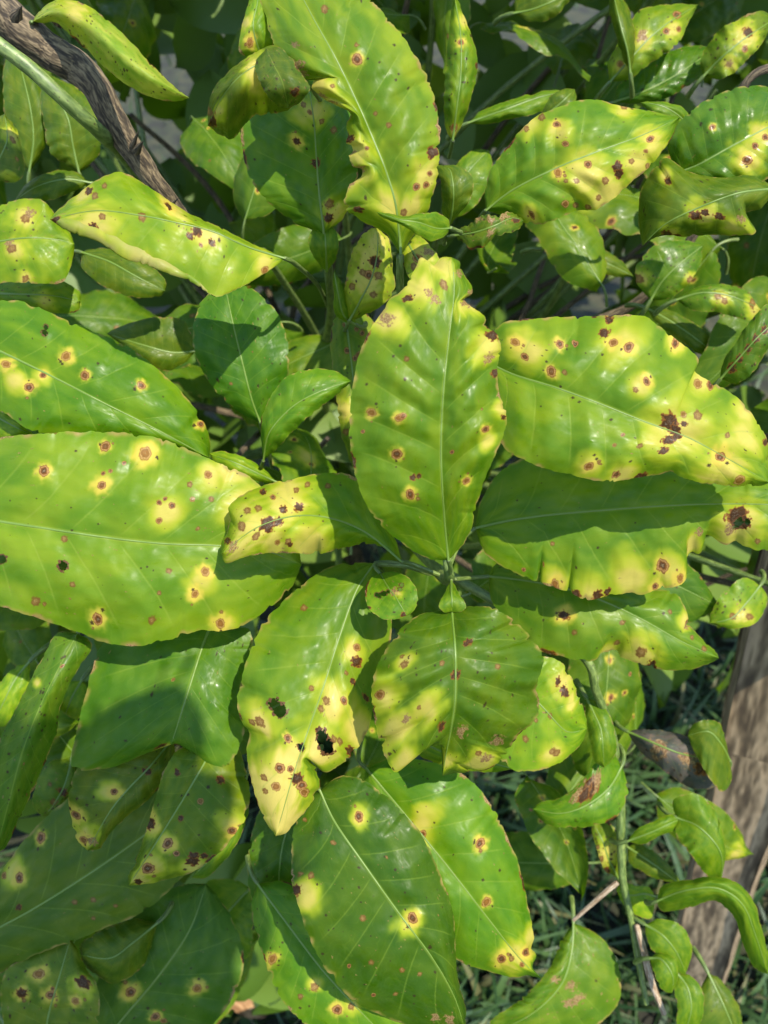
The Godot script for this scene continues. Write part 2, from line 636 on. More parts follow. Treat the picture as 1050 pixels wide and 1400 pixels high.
	var blade := MeshInstance3D.new()
	blade.name = "folded_margin" if o.has("fold_of") else numbered("leaf")
	blade.mesh = packed(v, nn, uv, idx)
	blade.material_override = m
	blade.position = origin - tree_at
	if label:
		blade.set_meta("label", label)
	if o.has("fold_of"):
		# a folded piece of another leaf
		blade.position = origin - tree_at - o.fold_of.position
		o.fold_of.add_child(blade)
		return blade
	if flat == 0.0:
		tree.add_child(blade)
	# the midrib: a fine raised cord on the blade
	var rib := PackedVector3Array()
	var rr := PackedFloat32Array()
	var px_here: float = flat if flat > 0.0 else KPX * along(dep, 0.4)
	var thick: float = o.get("rib", 2.1) * 0.85 * px_here
	var last := int(ns * 0.96)
	for i in range(0, last, 2):
		var s := float(i) / ns
		rib.append(v[i * cols + nt] + nn[i * cols + nt] * thick * 0.12)
		rr.append(thick * (1.0 - 0.78 * s))
	if rib.size() > 2 and not o.get("no_rib", false):
		add_part("midrib", tube(rib, rr, 6, 0.0, 0.45, nn[(ns / 2) * cols + nt]), midrib_mat, blade)
	# the leaf stalk
	if not o.get("no_stalk", false):
		var sp := PackedVector3Array()
		var sr := PackedFloat32Array()
		var stalk: Array = o.get("stalk", [])
		var r0 := 3.4 * px_here
		if stalk.is_empty():
			var back := (v[nt] - v[mini(4, ns) * cols + nt]).normalized()
			var down := -nn[mini(6, ns) * cols + nt]
			for i in 7:
				var q := i / 6.0
				sp.append(back * 0.014 * q + down * 0.010 * q * q + nn[4 * cols + nt] * -0.0003 * (1.0 - q))
				sr.append(r0 * (0.8 + 0.35 * q))
		else:
			var c3 := [pm[0].x, pm[0].y, along(dep, 0.0), 0.9]
			for i in stalk.size() / 3:
				c3.append_array([stalk[i * 3], stalk[i * 3 + 1], stalk[i * 3 + 2], 1.05])
			var got := curve3(c3, 5)
			for p in got[0]:
				sp.append(p - origin)
			sr = got[1]
		add_part("petiole", tube(sp, sr, 8), petiole_mat, blade)
	return blade


# ---------------------------------------------------------------- the scene
func _ready() -> void:
	# camera: held over the tree, looking down at it
	var eye := Vector3(0.0, 1.12, 0.0)
	view = Transform3D(Basis.from_euler(Vector3(deg_to_rad(-50.0), 0.0, 0.0)), eye)
	var cam := Camera3D.new()
	cam.name = "camera"
	add_child(cam)
	cam.transform = view
	cam.fov = HALF_FOV * 2.0
	var lens := CameraAttributesPhysical.new()
	lens.frustum_focal_length = 12.0 / tan(deg_to_rad(HALF_FOV))
	lens.frustum_focus_distance = 0.325
	lens.frustum_near = 0.01
	lens.frustum_far = 200.0
	lens.exposure_aperture = 8.0
	cam.attributes = lens
	cam.near = 0.01
	cam.far = 200.0
	# sky and sun
	var env := Environment.new()
	env.background_mode = Environment.BG_SKY
	var sky := Sky.new()
	var sm := ProceduralSkyMaterial.new()
	sm.sky_top_color = Color(0.50, 0.62, 0.78)
	sm.sky_horizon_color = Color(0.82, 0.85, 0.86)
	sm.sky_curve = 0.14
	sm.ground_bottom_color = Color(0.16, 0.20, 0.10)
	sm.ground_horizon_color = Color(0.36, 0.42, 0.30)
	sm.sky_energy_multiplier = 1.12
	sky.sky_material = sm
	env.sky = sky
	env.tonemap_mode = Environment.TONE_MAPPER_LINEAR
	env.tonemap_exposure = 2.95
	env.sdfgi_enabled = true
	env.ssao_enabled = true
	env.ssil_enabled = true
	var we := WorldEnvironment.new()
	we.name = "world_environment"
	we.environment = env
	add_child(we)
	var sun := DirectionalLight3D.new()
	sun.name = "sun"
	sun.light_energy = 1.2
	sun.light_color = Color(1.0, 0.965, 0.90)
	sun.light_angular_distance = 0.5
	sun.shadow_enabled = true
	add_child(sun)
	var to_sun := (view.basis * Vector3(0.33, 0.42, 0.85)).normalized()
	sun.look_at_from_position(to_sun * 10.0, Vector3.ZERO, Vector3.UP)

	for n in [noise_a, noise_b, noise_c]:
		n.noise_type = FastNoiseLite.TYPE_SIMPLEX_SMOOTH
	noise_a.seed = 11
	noise_a.frequency = 0.03
	noise_a.fractal_octaves = 3
	noise_b.seed = 23
	noise_b.frequency = 0.03
	noise_b.fractal_octaves = 2
	noise_c.seed = 37
	noise_c.frequency = 0.02
	make_stamps()
	make_overlays()
	seen = 2.35
	make_wood_materials()
	build_ground()
	build_stake()
	build_tree()
	print("made ", leaf_serial, " drawn leaves")


func plain(r: float, g: float, b: float, rough := 0.6) -> StandardMaterial3D:
	var m := StandardMaterial3D.new()
	m.albedo_color = base_color(r, g, b)
	m.roughness = rough
	return m


func streaks(w: int, h: int, dark: Color, light: Color, sx: float, sy: float, seed_of: float) -> Image:
	# fibres that run along u
	var bytes := PackedByteArray()
	bytes.resize(w * h * 4)
	for y in h:
		for x in w:
			# wraps round in v, so that no seam shows along a twig
			var a := TAU * y / h
			var n := noise_a.get_noise_3d(x * sx + seed_of, cos(a) * sy, sin(a) * sy) + 0.6 * noise_b.get_noise_3d(x * sx * 3.0, cos(a) * sy * 2.6 + seed_of, sin(a) * sy * 2.6)
			var c := dark.lerp(light, clampf(0.5 + 1.1 * n, 0.0, 1.0))
			var k := (y * w + x) * 4
			bytes[k] = clampi(int(c.r * 255.0), 0, 255)
			bytes[k + 1] = clampi(int(c.g * 255.0), 0, 255)
			bytes[k + 2] = clampi(int(c.b * 255.0), 0, 255)
			bytes[k + 3] = 255
	return Image.create_from_data(w, h, false, Image.FORMAT_RGBA8, bytes)


func wood(img: Image, rough: float, relief: float) -> StandardMaterial3D:
	var m := StandardMaterial3D.new()
	m.albedo_texture = ImageTexture.create_from_image(img)
	m.roughness = rough
	var grey: Image = img.duplicate()
	grey.convert(Image.FORMAT_L8)
	m.heightmap_enabled = true
	m.heightmap_texture = ImageTexture.create_from_image(grey)
	m.heightmap_scale = relief
	return m


func make_wood_materials() -> void:
	midrib_mat = plain(122, 156, 50, 0.5)
	midrib_mat.backlight_enabled = true
	midrib_mat.backlight = Color(0.5, 0.5, 0.3)
	var green := streaks(256, 128, base_color(92, 118, 46), base_color(148, 170, 86), 0.5, 26.0, 5.0)
	for i in 90:
		press(green, "speck", rng.randf() * 256.0, rng.randf() * 128.0, 2.2, 2.0)
	petiole_mat = wood(green, 0.5, 0.03)
	twig_mat = petiole_mat
	bark_mat = wood(streaks(512, 192, base_color(56, 44, 26), base_color(158, 138, 104), 0.3, 90.0, 90.0), 0.85, 0.09)
	dead_mat = wood(streaks(256, 96, base_color(150, 118, 84), base_color(226, 206, 176), 0.5, 40.0, 40.0), 0.8, 0.05)


func build_ground() -> void:
	var soil := StandardMaterial3D.new()
	var n := NoiseTexture2D.new()
	n.width = 512
	n.height = 512
	n.seamless = true
	var fn := FastNoiseLite.new()
	fn.seed = 5
	fn.frequency = 0.02
	fn.fractal_octaves = 5
	n.noise = fn
	var ramp := Gradient.new()
	ramp.offsets = PackedFloat32Array([0.25, 0.5, 0.75])
	ramp.colors = PackedColorArray([base_color(34, 34, 18), base_color(48, 56, 26), base_color(70, 66, 38)])
	n.color_ramp = ramp
	soil.albedo_texture = n
	soil.uv1_triplanar = true
	soil.uv1_world_triplanar = true
	soil.uv1_scale = Vector3(1.3, 1.3, 1.3)
	soil.roughness = 0.95
	# one sheet to the horizon, finer and lumpy under the tree
	var st := SurfaceTool.new()
	st.begin(Mesh.PRIMITIVE_TRIANGLES)
	st.set_smooth_group(0)
	var xs := PackedFloat32Array()
	for i in 61:
		var q := (i - 30) / 30.0
		xs.append(signf(q) * (absf(q) * 1.6 + pow(absf(q), 7.0) * 78.0))
	var h := func(x: float, z: float) -> float:
		return 0.012 * noise_a.get_noise_2d(x * 160.0, z * 160.0) + 0.02 * noise_b.get_noise_2d(x * 40.0, z * 40.0)
	for i in 60:
		for j in 60:
			for c in [[0, 0], [1, 0], [0, 1], [1, 0], [1, 1], [0, 1]]:
				var x := xs[i + c[0]]
				var z := xs[j + c[1]]
				st.add_vertex(Vector3(x, h.call(x, z) - 0.02, z))
	st.generate_normals()
	var g := MeshInstance3D.new()
	g.name = "ground"
	g.mesh = st.commit()
	g.material_override = soil
	g.set_meta("kind", "structure")
	add_child(g)
	# grass: bent blades, close under the gap in the leaves and thinner elsewhere
	var bl := SurfaceTool.new()
	bl.begin(Mesh.PRIMITIVE_TRIANGLES)
	bl.set_smooth_group(0)
	var rows := 5
	for i in rows:
		for c in [[0, 0], [1, 0], [0, 1], [1, 0], [1, 1], [0, 1]]:
			var q: float = float(i + c[1]) / rows
			var half := 0.0034 * (1.0 - q * q * 0.95)
			bl.add_vertex(Vector3((c[0] * 2.0 - 1.0) * half, 0.085 * (q - 0.22 * q * q), 0.055 * q * q - 0.3 * half * c[0]))
	bl.generate_normals()
	var gm := StandardMaterial3D.new()
	gm.vertex_color_use_as_albedo = true
	gm.roughness = 0.55
	gm.cull_mode = BaseMaterial3D.CULL_DISABLED
	gm.backlight_enabled = true
	gm.backlight = Color(0.6, 0.65, 0.35)
	var mm := MultiMesh.new()
	mm.transform_format = MultiMesh.TRANSFORM_3D
	mm.use_colors = true
	mm.mesh = bl.commit()
	var count := 9000
	mm.instance_count = count
	rng.seed = 77
	var mid := at(780, 1250, 1.0)
	for i in count:
		var near := i < 6000
		var spread := 0.42 if near else 1.6
		var x := mid.x + rng.randfn(0.0, spread)
		var z := mid.z + rng.randfn(0.0, spread)
		var b := Basis.from_euler(Vector3(rng.randfn(0.0, 0.45), rng.randf() * TAU, rng.randfn(0.0, 0.45)))
		var k := rng.randf_range(0.5, 1.5)
		mm.set_instance_transform(i, Transform3D(b.scaled(Vector3(k * rng.randf_range(0.7, 1.5), k, k)), Vector3(x, h.call(x, z) - 0.021, z)))
		var c := base_color(48, 88, 40).lerp(base_color(90, 124, 60), rng.randf()).lerp(base_color(150, 136, 88), 0.7 if rng.randf() < 0.1 else 0.0)
		mm.set_instance_color(i, c.srgb_to_linear())
	var gi := MultiMeshInstance3D.new()
	gi.name = "grass"
	gi.multimesh = mm
	gi.material_override = gm
	gi.set_meta("kind", "stuff")
	gi.set_meta("label", "green grass growing on the soil below the leaves")
	gi.set_meta("category", "grass")
	add_child(gi)


func build_stake() -> void:
	# a square sawn stake, leaning, its foot in the grass
	var top := at(1128, 700, 0.50)
	var foot := at(938, 1372, 0.97)
	var axis := (foot - top).normalized()
	top -= axis * 0.16
	var toward := (view.origin - (top + foot) * 0.5).normalized()
	var wide := axis.cross(toward).normalized().rotated(axis, -0.12)
	var deep := wide.cross(axis).normalized()
	var st := SurfaceTool.new()
	st.begin(Mesh.PRIMITIVE_TRIANGLES)
	var ring := []
	var hw := 0.029
	var hd := 0.021
	var ch := 0.004
	for c in [[-1, -1], [1, -1], [1, 1], [-1, 1]]:
		var cx: float = c[0]
		var cy: float = c[1]
		var p1 := Vector2(cx * (hw - ch), cy * hd)
		var p2 := Vector2(cx * hw, cy * (hd - ch))
		ring.append_array([p1, p2] if cx * cy > 0.0 else [p2, p1])
	var rows := 46
	var long := top.distance_to(foot)
	st.set_smooth_group(-1)
	var pt := func(i: int, j: int) -> Vector3:
		var q: Vector2 = ring[j % 8]
		var run := long * i / rows
		var k := 1.0 + 0.05 * noise_a.get_noise_2d(run * 320.0, j * 33.0)
		if i > rows - 5:
			k *= 0.35 + 0.65 * (rows - i) / 5.0
		return top + axis * run + wide * q.x * k + deep * q.y * k + wide * 0.004 * noise_b.get_noise_2d(run * 60.0, 9.0)
	for i in rows:
		for j in 8:
			var v0 := float(j) / 8.0
			var v1 := float(j + 1) / 8.0
			var a: Vector3 = pt.call(i, j)
			var b: Vector3 = pt.call(i, j + 1)
			var c: Vector3 = pt.call(i + 1, j)
			var e: Vector3 = pt.call(i + 1, j + 1)
			var u0 := long * i / rows * 5.0
			var u1 := long * (i + 1) / rows * 5.0
			for q in [[a, u0, v0], [b, u0, v1], [c, u1, v0], [b, u0, v1], [e, u1, v1], [c, u1, v0]]:
				st.set_uv(Vector2(q[1], q[2]))
				st.add_vertex(q[0])
	for j in 6:
		for q in [[pt.call(0, 0), 0.0, 0.0], [pt.call(0, j + 2), 0.02, 0.3], [pt.call(0, j + 1), 0.02, 0.2]]:
			st.set_uv(Vector2(q[1], q[2]))
			st.add_vertex(q[0])
	st.generate_normals()
	var o := MeshInstance3D.new()
	o.name = "wooden_stake"
	o.mesh = st.commit()
	o.material_override = wood(streaks(1024, 256, base_color(96, 78, 52), base_color(216, 188, 146), 0.07, 210.0, 300.0), 0.85, 0.12)
	o.material_override.cull_mode = BaseMaterial3D.CULL_DISABLED
	o.set_meta("label", "weathered brown wooden stake leaning beside the citrus tree")
	o.set_meta("category", "stake")
	add_child(o)


func stem(called: String, list: Array, m: Material, sides := 10, rough := 0.12, label := "") -> MeshInstance3D:
	var got := curve3(list, 8)
	var pts: PackedVector3Array = got[0]
	var o := pts[0]
	for i in pts.size():
		pts[i] -= o
	return add_part(numbered(called), tube(pts, got[1], sides, rough), m, tree, o - tree_at, label)


var fallen_skin: Texture2D


func build_tree() -> void:
	var fork := at(455, 600, 0.86)
	tree_at = Vector3(fork.x, -0.02, fork.z)
	tree = Node3D.new()
	tree.name = "citrus_tree"
	tree.position = tree_at
	tree.set_meta("label", "citrus tree with glossy green leaves blotched yellow and covered in brown ringed spots")
	tree.set_meta("category", "tree")
	add_child(tree)
	# trunk and the branches that carry the leaves
	var pts := PackedVector3Array()
	var rad := PackedFloat32Array()
	for i in 15:
		var q := i / 14.0
		pts.append(Vector3(0.02 * sin(q * 4.0), fork.y * q * 1.02, 0.015 * sin(q * 3.0 + 1.0)))
		rad.append(0.020 - 0.006 * q)
	add_part("trunk", tube(pts, rad, 16, 0.25), bark_mat, tree)
	var branch := stem("branch", [-70, -30, 0.32, 9.4, 0, 18, 0.333, 7.8, 36, 48, 0.338, 8.2, 62, 66, 0.342, 6.9, 84, 80, 0.344, 7.1, 105, 92, 0.347, 7.2, 131, 118, 0.350, 6.3, 150, 155, 0.356, 5.9, 172, 192, 0.364, 5.7, 198, 230, 0.374, 5.0, 225, 268, 0.386, 4.9, 270, 330, 0.42, 4.4, 350, 430, 0.55, 4.4, 452, 560, 0.84, 6.0], bark_mat, 22, 0.10, "grey-brown ridged bark branch running down from the top left corner")
	var bo := branch.position + tree_at
	for k in [[88, 14, 0.334, 78, 30, 0.338, 3.2], [190, 178, 0.352, 181, 200, 0.360, 1.5], [245, 270, 0.372, 232, 282, 0.38, 1.2], [196, 193, 0.353, 186, 206, 0.362, 2.2], [30, 8, 0.325, 22, 24, 0.33, 3.0]]:
		var a := at(k[3], k[4], k[5]) - bo
		var b := at(k[0], k[1], k[2]) - bo
		add_part("thorn", tube(PackedVector3Array([a, a.lerp(b, 0.5), b]), PackedFloat32Array([k[6] * 0.001, k[6] * 0.0005, 0.0001]), 7, 0.1), bark_mat, branch)
	stem("twig", [-30, 40, 0.322, 3.0, 0, 62, 0.324, 3.0, 45, 97, 0.328, 3.1, 98, 146, 0.337, 3.0, 142, 186, 0.356, 3.2, 190, 240, 0.42, 3.2, 330, 420, 0.6, 3.4, 450, 575, 0.85, 4.0], twig_mat, 10, 0.05, "speckled green twig beside the bark branch in the top left corner")
	stem("twig", [455, 600, 0.86, 5.0, 520, 690, 0.64, 4.0, 590, 772, 0.44, 3.0, 612, 792, 0.352, 2.4, 612, 770, 0.332, 2.0, 600, 700, 0.345, 1.9, 575, 560, 0.362, 1.8, 550, 440, 0.352, 1.7, 547, 350, 0.318, 1.6], twig_mat)
	stem("twig", [520, 690, 0.62, 4.0, 560, 560, 0.60, 3.6, 700, 470, 0.54, 3.2, 860, 420, 0.50, 3.0, 960, 300, 0.46, 2.6, 1010, 130, 0.42, 2.2, 1060, 90, 0.41, 2.2], bark_mat)
	stem("twig", [590, 772, 0.44, 2.8, 690, 830, 0.41, 2.6, 795, 895, 0.405, 2.4, 815, 945, 0.415, 2.2, 838, 1010, 0.44, 2.3, 848, 1090, 0.455, 2.5, 849, 1150, 0.462, 2.5, 852, 1205, 0.468, 2.2, 864, 1262, 0.475, 2.0, 872, 1310, 0.48, 1.9, 884, 1372, 0.485, 1.7], twig_mat, 10, 0.05, "grey-green twig hanging down at the lower right, with cut end")
	stem("twig", [870, 1264, 0.472, 1.6, 880, 1300, 0.472, 2.2, 890, 1340, 0.473, 2.0, 908, 1386, 0.475, 1.6], dead_mat, 8, 0.05, "bleached dead twig beside the hanging green twig")
	stem("twig", [844, 1206, 0.466, 1.6, 818, 1228, 0.47, 1.5, 784, 1258, 0.478, 1.0], dead_mat, 8, 0.05, "thin tan twig leading to the leaf at the bottom right")
	stem("twig", [455, 600, 0.86, 4.0, 440, 520, 0.66, 3.4, 452, 430, 0.47, 2.6, 447, 350, 0.36, 1.9], twig_mat)
	stem("twig", [452, 600, 0.86, 4.0, 380, 660, 0.62, 3.2, 300, 760, 0.50, 2.8, 290, 900, 0.44, 2.4, 240, 1015, 0.40, 2.0], twig_mat)
	rng.seed = 515
	for i in 60:
		var x := rng.randf_range(-100.0, 1150.0)
		var y := rng.randf_range(-150.0, 900.0)
		var d := rng.randf_range(0.46, 0.72)
		var mx := lerpf(455.0, x, 0.5) + rng.randfn(0.0, 60.0)
		var my := lerpf(600.0, y, 0.5) + rng.randfn(0.0, 60.0)
		stem("twig", [455, 600, 0.87, 4.0, mx, my, lerpf(0.87, d, 0.45), 3.0, x, y, d, 1.8], twig_mat if i % 3 else bark_mat, 7, 0.08)
	for q in [[347, 1335, 0.4, "orange-brown dead leaf in the grass just below the small bright out-of-focus leaf"], [362, 1394, 2.1, "orange-brown dead leaf in the grass at the bottom edge of the photo"]]:
		var ray := at(q[0], q[1], 1.0) - view.origin
		var o := MeshInstance3D.new()
		o.name = numbered("fallen_leaf")
		o.mesh = small_leaf()
		var dry := StandardMaterial3D.new()
		dry.albedo_texture = ImageTexture.create_from_image(streaks(64, 32, base_color(150, 104, 60), base_color(226, 180, 128), 1.5, 20.0, 10.0)) if q[2] < 1.0 else fallen_skin
		fallen_skin = dry.albedo_texture
		dry.roughness = 0.8
		dry.cull_mode = BaseMaterial3D.CULL_DISABLED
		o.material_override = dry
		o.transform = Transform3D(Basis.from_euler(Vector3(-1.35, q[2], 0.2)), view.origin + ray * ((view.origin.y - 0.035) / -ray.y))
		o.set_meta("label", q[3])
		o.set_meta("category", "dead leaf")
		o.set_meta("group", "dead leaves lying in the grass")
		add_child(o)
	seen = 1.75
	middle_leaves()
	upper_leaves()
	left_leaves()
	lower_leaves()
	right_leaves()
	inner_leaves()


func inner_leaves() -> void:
	# the leaves of the inner crown: eight drawn ones, and copies of them through its depth
	var protos: Array[MeshInstance3D] = []
	rng.seed = 99
	for i in 8:
		var r := RandomNumberGenerator.new()
		r.seed = 40 + i * 7
		var w := r.randf_range(68.0, 92.0)
		var bend := r.randf_range(-18.0, 18.0)
		var marks := []
		for k in [3, 4, 2, 6, 2, 4, 1, 3][i]:
			marks.append_array([r.randf_range(40.0, 330.0), r.randf_range(-55.0, 55.0), r.randf_range(5.0, 9.0), [0, 0, 1, 2, 8][r.randi() % 5]])
		if i % 4 == 0:
			marks.append_array([r.randf_range(60.0, 320.0), r.randf_range(-60.0, 60.0), 60.0, 7])
		var o := {"flat_scale": 0.00026, "cell": 9.0, "texel": 0.62, "specks": 10, "flecks": 4, "green": [[118, 156, 40], [106, 146, 36], [128, 162, 44], [104, 142, 36], [120, 154, 40], [108, 148, 46], [106, 144, 40], [124, 158, 50]][i],
			"sa": [r.randf_range(0.0, 0.012)], "sb": [r.randf_range(0.0, 0.012)], "wave": 0.006, "quilt": 0.0008}
		protos.append(leaf("", [0, 0, 90, bend * 0.6, 190, bend, 300, bend * 0.4, 380, -bend], [0.0, -0.004, 0.0, 0.016],
			[40, -w * 0.72, 110, -w, 200, -w * 1.02, 300, -w * 0.66, 355, -w * 0.24], [40, w * 0.72, 110, w, 200, w * 1.02, 300, w * 0.66, 355, w * 0.24], o, marks))
	# the depth of the crown: so many leaves behind one another that they read as one dark mass
	var mm := MultiMesh.new()
	mm.transform_format = MultiMesh.TRANSFORM_3D
	mm.use_colors = true
	mm.mesh = small_leaf()
	mm.instance_count = 2600
	rng.seed = 313
	var placed := 0
	while placed < mm.instance_count:
		var x := rng.randf_range(-420.0, 1500.0)
		var y := rng.randf_range(-620.0, 1500.0)
		var d := rng.randf_range(0.72, 1.12)
		if placed < 520:
			# outer crown added out of view, to shade what lies behind the front leaves
			var far := view.affine_inverse() * at(rng.randf_range(-250.0, 1250.0), rng.randf_range(-300.0, 620.0), rng.randf_range(0.50, 0.74))
			far += Vector3(0.33, 0.42, 0.85) * rng.randf_range(0.06, 0.34)
			d = -far.z
			x = 525.0 + far.x / (KPX * d)
			y = 700.0 - far.y / (KPX * d)
			if d < 0.36 or (y > -380.0 and x < 1430.0):
				continue
		if x > 500.0 and y > 900.0:
			continue
		if y > 1000.0 and d > 0.8:
			continue
		var p := at(x, y, d)
		if p.y < 0.08:
			continue
		var face := (Vector3(0.1, 0.6, 0.4) + Vector3(rng.randfn(0.0, 0.5), rng.randfn(0.0, 0.5), rng.randfn(0.0, 0.5))).normalized()
		var run := Vector3(rng.randfn(), rng.randfn() * 0.6 - 0.5, rng.randfn())
		run = (run - face * run.dot(face)).normalized()
		var k := rng.randf_range(0.7, 1.25)
		mm.set_instance_transform(placed, Transform3D(Basis(run, face.cross(run), face).scaled(Vector3(k, k, k)), p - tree_at))
		mm.set_instance_color(placed, base_color(104, 144, 40).lerp(base_color(132, 164, 56), rng.randf()).srgb_to_linear())
		placed += 1
	var deep := MultiMeshInstance3D.new()
	deep.name = "foliage"
	deep.multimesh = mm
	var dm := StandardMaterial3D.new()
	dm.vertex_color_use_as_albedo = true
	dm.roughness = 0.5
	dm.cull_mode = BaseMaterial3D.CULL_DISABLED
	dm.backlight_enabled = true
	dm.backlight = Color(1.0, 1.0, 0.42)
	deep.material_override = dm
	deep.set_meta("kind", "stuff")
	tree.add_child(deep)
	rng.seed = 4242
	var spots := []
	while spots.size() < 118:
		var x := rng.randf_range(-220.0, 1290.0)
		var y := rng.randf_range(-320.0, 1420.0)
		var d := rng.randf_range(0.44, 0.64)
		if y < 320.0 and (x > 650.0 or x < 450.0):
			d += 0.09
		if x > 560.0 and y > 870.0:
			continue                     # the gap through which the grass shows
		if y > 1150.0 and rng.randf() < 0.5:
			continue
		spots.append([x, y, d])
	# the shaded leaves round the hanging twig
	for q in [[335, 300, 0.46], [560, 20, 0.50], [420, 690, 0.45], [390, 440, 0.50], [760, 1110, 0.50], [720, 1060, 0.49], [900, 1090, 0.55], [870, 1010, 0.57], [800, 1180, 0.60]]:
		spots.append(q)
	for i in spots.size():
		var s: Array = spots[i]
		var kind: int = i % 8
		var o: MeshInstance3D = protos[kind] if i < 8 else protos[kind].duplicate()
		if i >= 8:
			o.name = numbered("leaf")
		var where := at(s[0], s[1], s[2])
		# blades lie across the light, each turned its own way
		var face := (Vector3(0.1, 0.75, 0.45) + Vector3(rng.randfn(0.0, 0.42), rng.randfn(0.0, 0.42), rng.randfn(0.0, 0.42))).normalized()
		var run := Vector3(rng.randfn(), rng.randfn() * 0.6 - 0.5, rng.randfn())
		run = (run - face * run.dot(face)).normalized()
		var b := Basis(run, face.cross(run), face)
		var k := rng.randf_range(0.75, 1.25)
		o.transform = Transform3D(b.scaled(Vector3(k, k, k)), where - tree_at)
		tree.add_child(o)
	# twig and leaves added unseen behind the camera, to shade the lower left leaves
	var added_spray := func(x: float, y: float, z: float) -> Vector3:
		return view * Vector3(x, y, z)
	var s0 := Vector3(0.33, 0.42, 0.85).normalized()
	var path := PackedVector3Array()
	var rad := PackedFloat32Array()
	var knots := [fork_point(), added_spray.call(-0.40, -0.02, -0.70), added_spray.call(-0.54, -0.20, -0.25), added_spray.call(-0.34, -0.22, 0.14), added_spray.call(-0.10, -0.08, 0.27), added_spray.call(0.04, 0.05, 0.28), added_spray.call(0.12, 0.16, 0.26)]
	for i in knots.size() - 1:
		for j in 8:
			path.append(knots[i].cubic_interpolate(knots[i + 1], knots[maxi(i - 1, 0)], knots[mini(i + 2, knots.size() - 1)], j / 8.0) - tree_at)
			rad.append(0.006 - 0.0008 * (i + j / 8.0))
	add_part(numbered("twig"), tube(path, rad, 8, 0.1), twig_mat, tree)  # added twig that carries the unseen shading leaves
	rng.seed = 808
	for i in 5:
		for j in 5:
			if i == 4 and j < 2:
				continue
			# the places that lie in shade in the lower left, carried up along the sunbeam
			var lit := at(-42.0 + 78.0 * i + rng.randf_range(-14.0, 14.0), 1082.0 + 92.0 * j + rng.randf_range(-14.0, 14.0), 0.365)
			var where := lit + view.basis * s0 * (0.72 + rng.randf_range(-0.03, 0.05))
			var o: MeshInstance3D = protos[(i * 3 + j) % 8].duplicate()
			o.name = numbered("leaf")  # added leaf, there only for the shade it casts
			var face := (view.basis * (s0 + Vector3(rng.randfn(0.0, 0.2), rng.randfn(0.0, 0.2), 0.0))).normalized()
			var run := (view.basis * Vector3(-0.5 + rng.randfn(0.0, 0.3), -0.8, 0.3)).normalized()
			run = (run - face * run.dot(face)).normalized()
			o.transform = Transform3D(Basis(run, face.cross(run), face).scaled(Vector3.ONE * rng.randf_range(0.95, 1.2)), where - run * 0.045 - tree_at)
			tree.add_child(o)


func fork_point() -> Vector3:
	return at(455, 600, 0.86)


func small_leaf() -> ArrayMesh:
	# a folded, arched blade, nine centimetres long
	var v := PackedVector3Array()
	var nn := PackedVector3Array()
	var uv := PackedVector2Array()
	var idx := PackedInt32Array()
	for i in 9:
		var s := i / 8.0
		var half := 0.024 * pow(sin(PI * pow(s, 0.85)), 0.75) + 0.0003
		for j in 5:
			var t := (j - 2) / 2.0
			v.append(Vector3(0.092 * s, half * t, 0.006 * absf(t) - 0.016 * s * s))
			nn.append(Vector3(0.3 * s, -0.22 * t, 1.0).normalized())
			uv.append(Vector2(s, t * 0.5 + 0.5))
	for i in 8:
		for j in 4:
			var q := i * 5 + j
			idx.append_array(PackedInt32Array([q, q + 1, q + 5, q + 1, q + 6, q + 5]))
	return packed(v, nn, uv, idx)


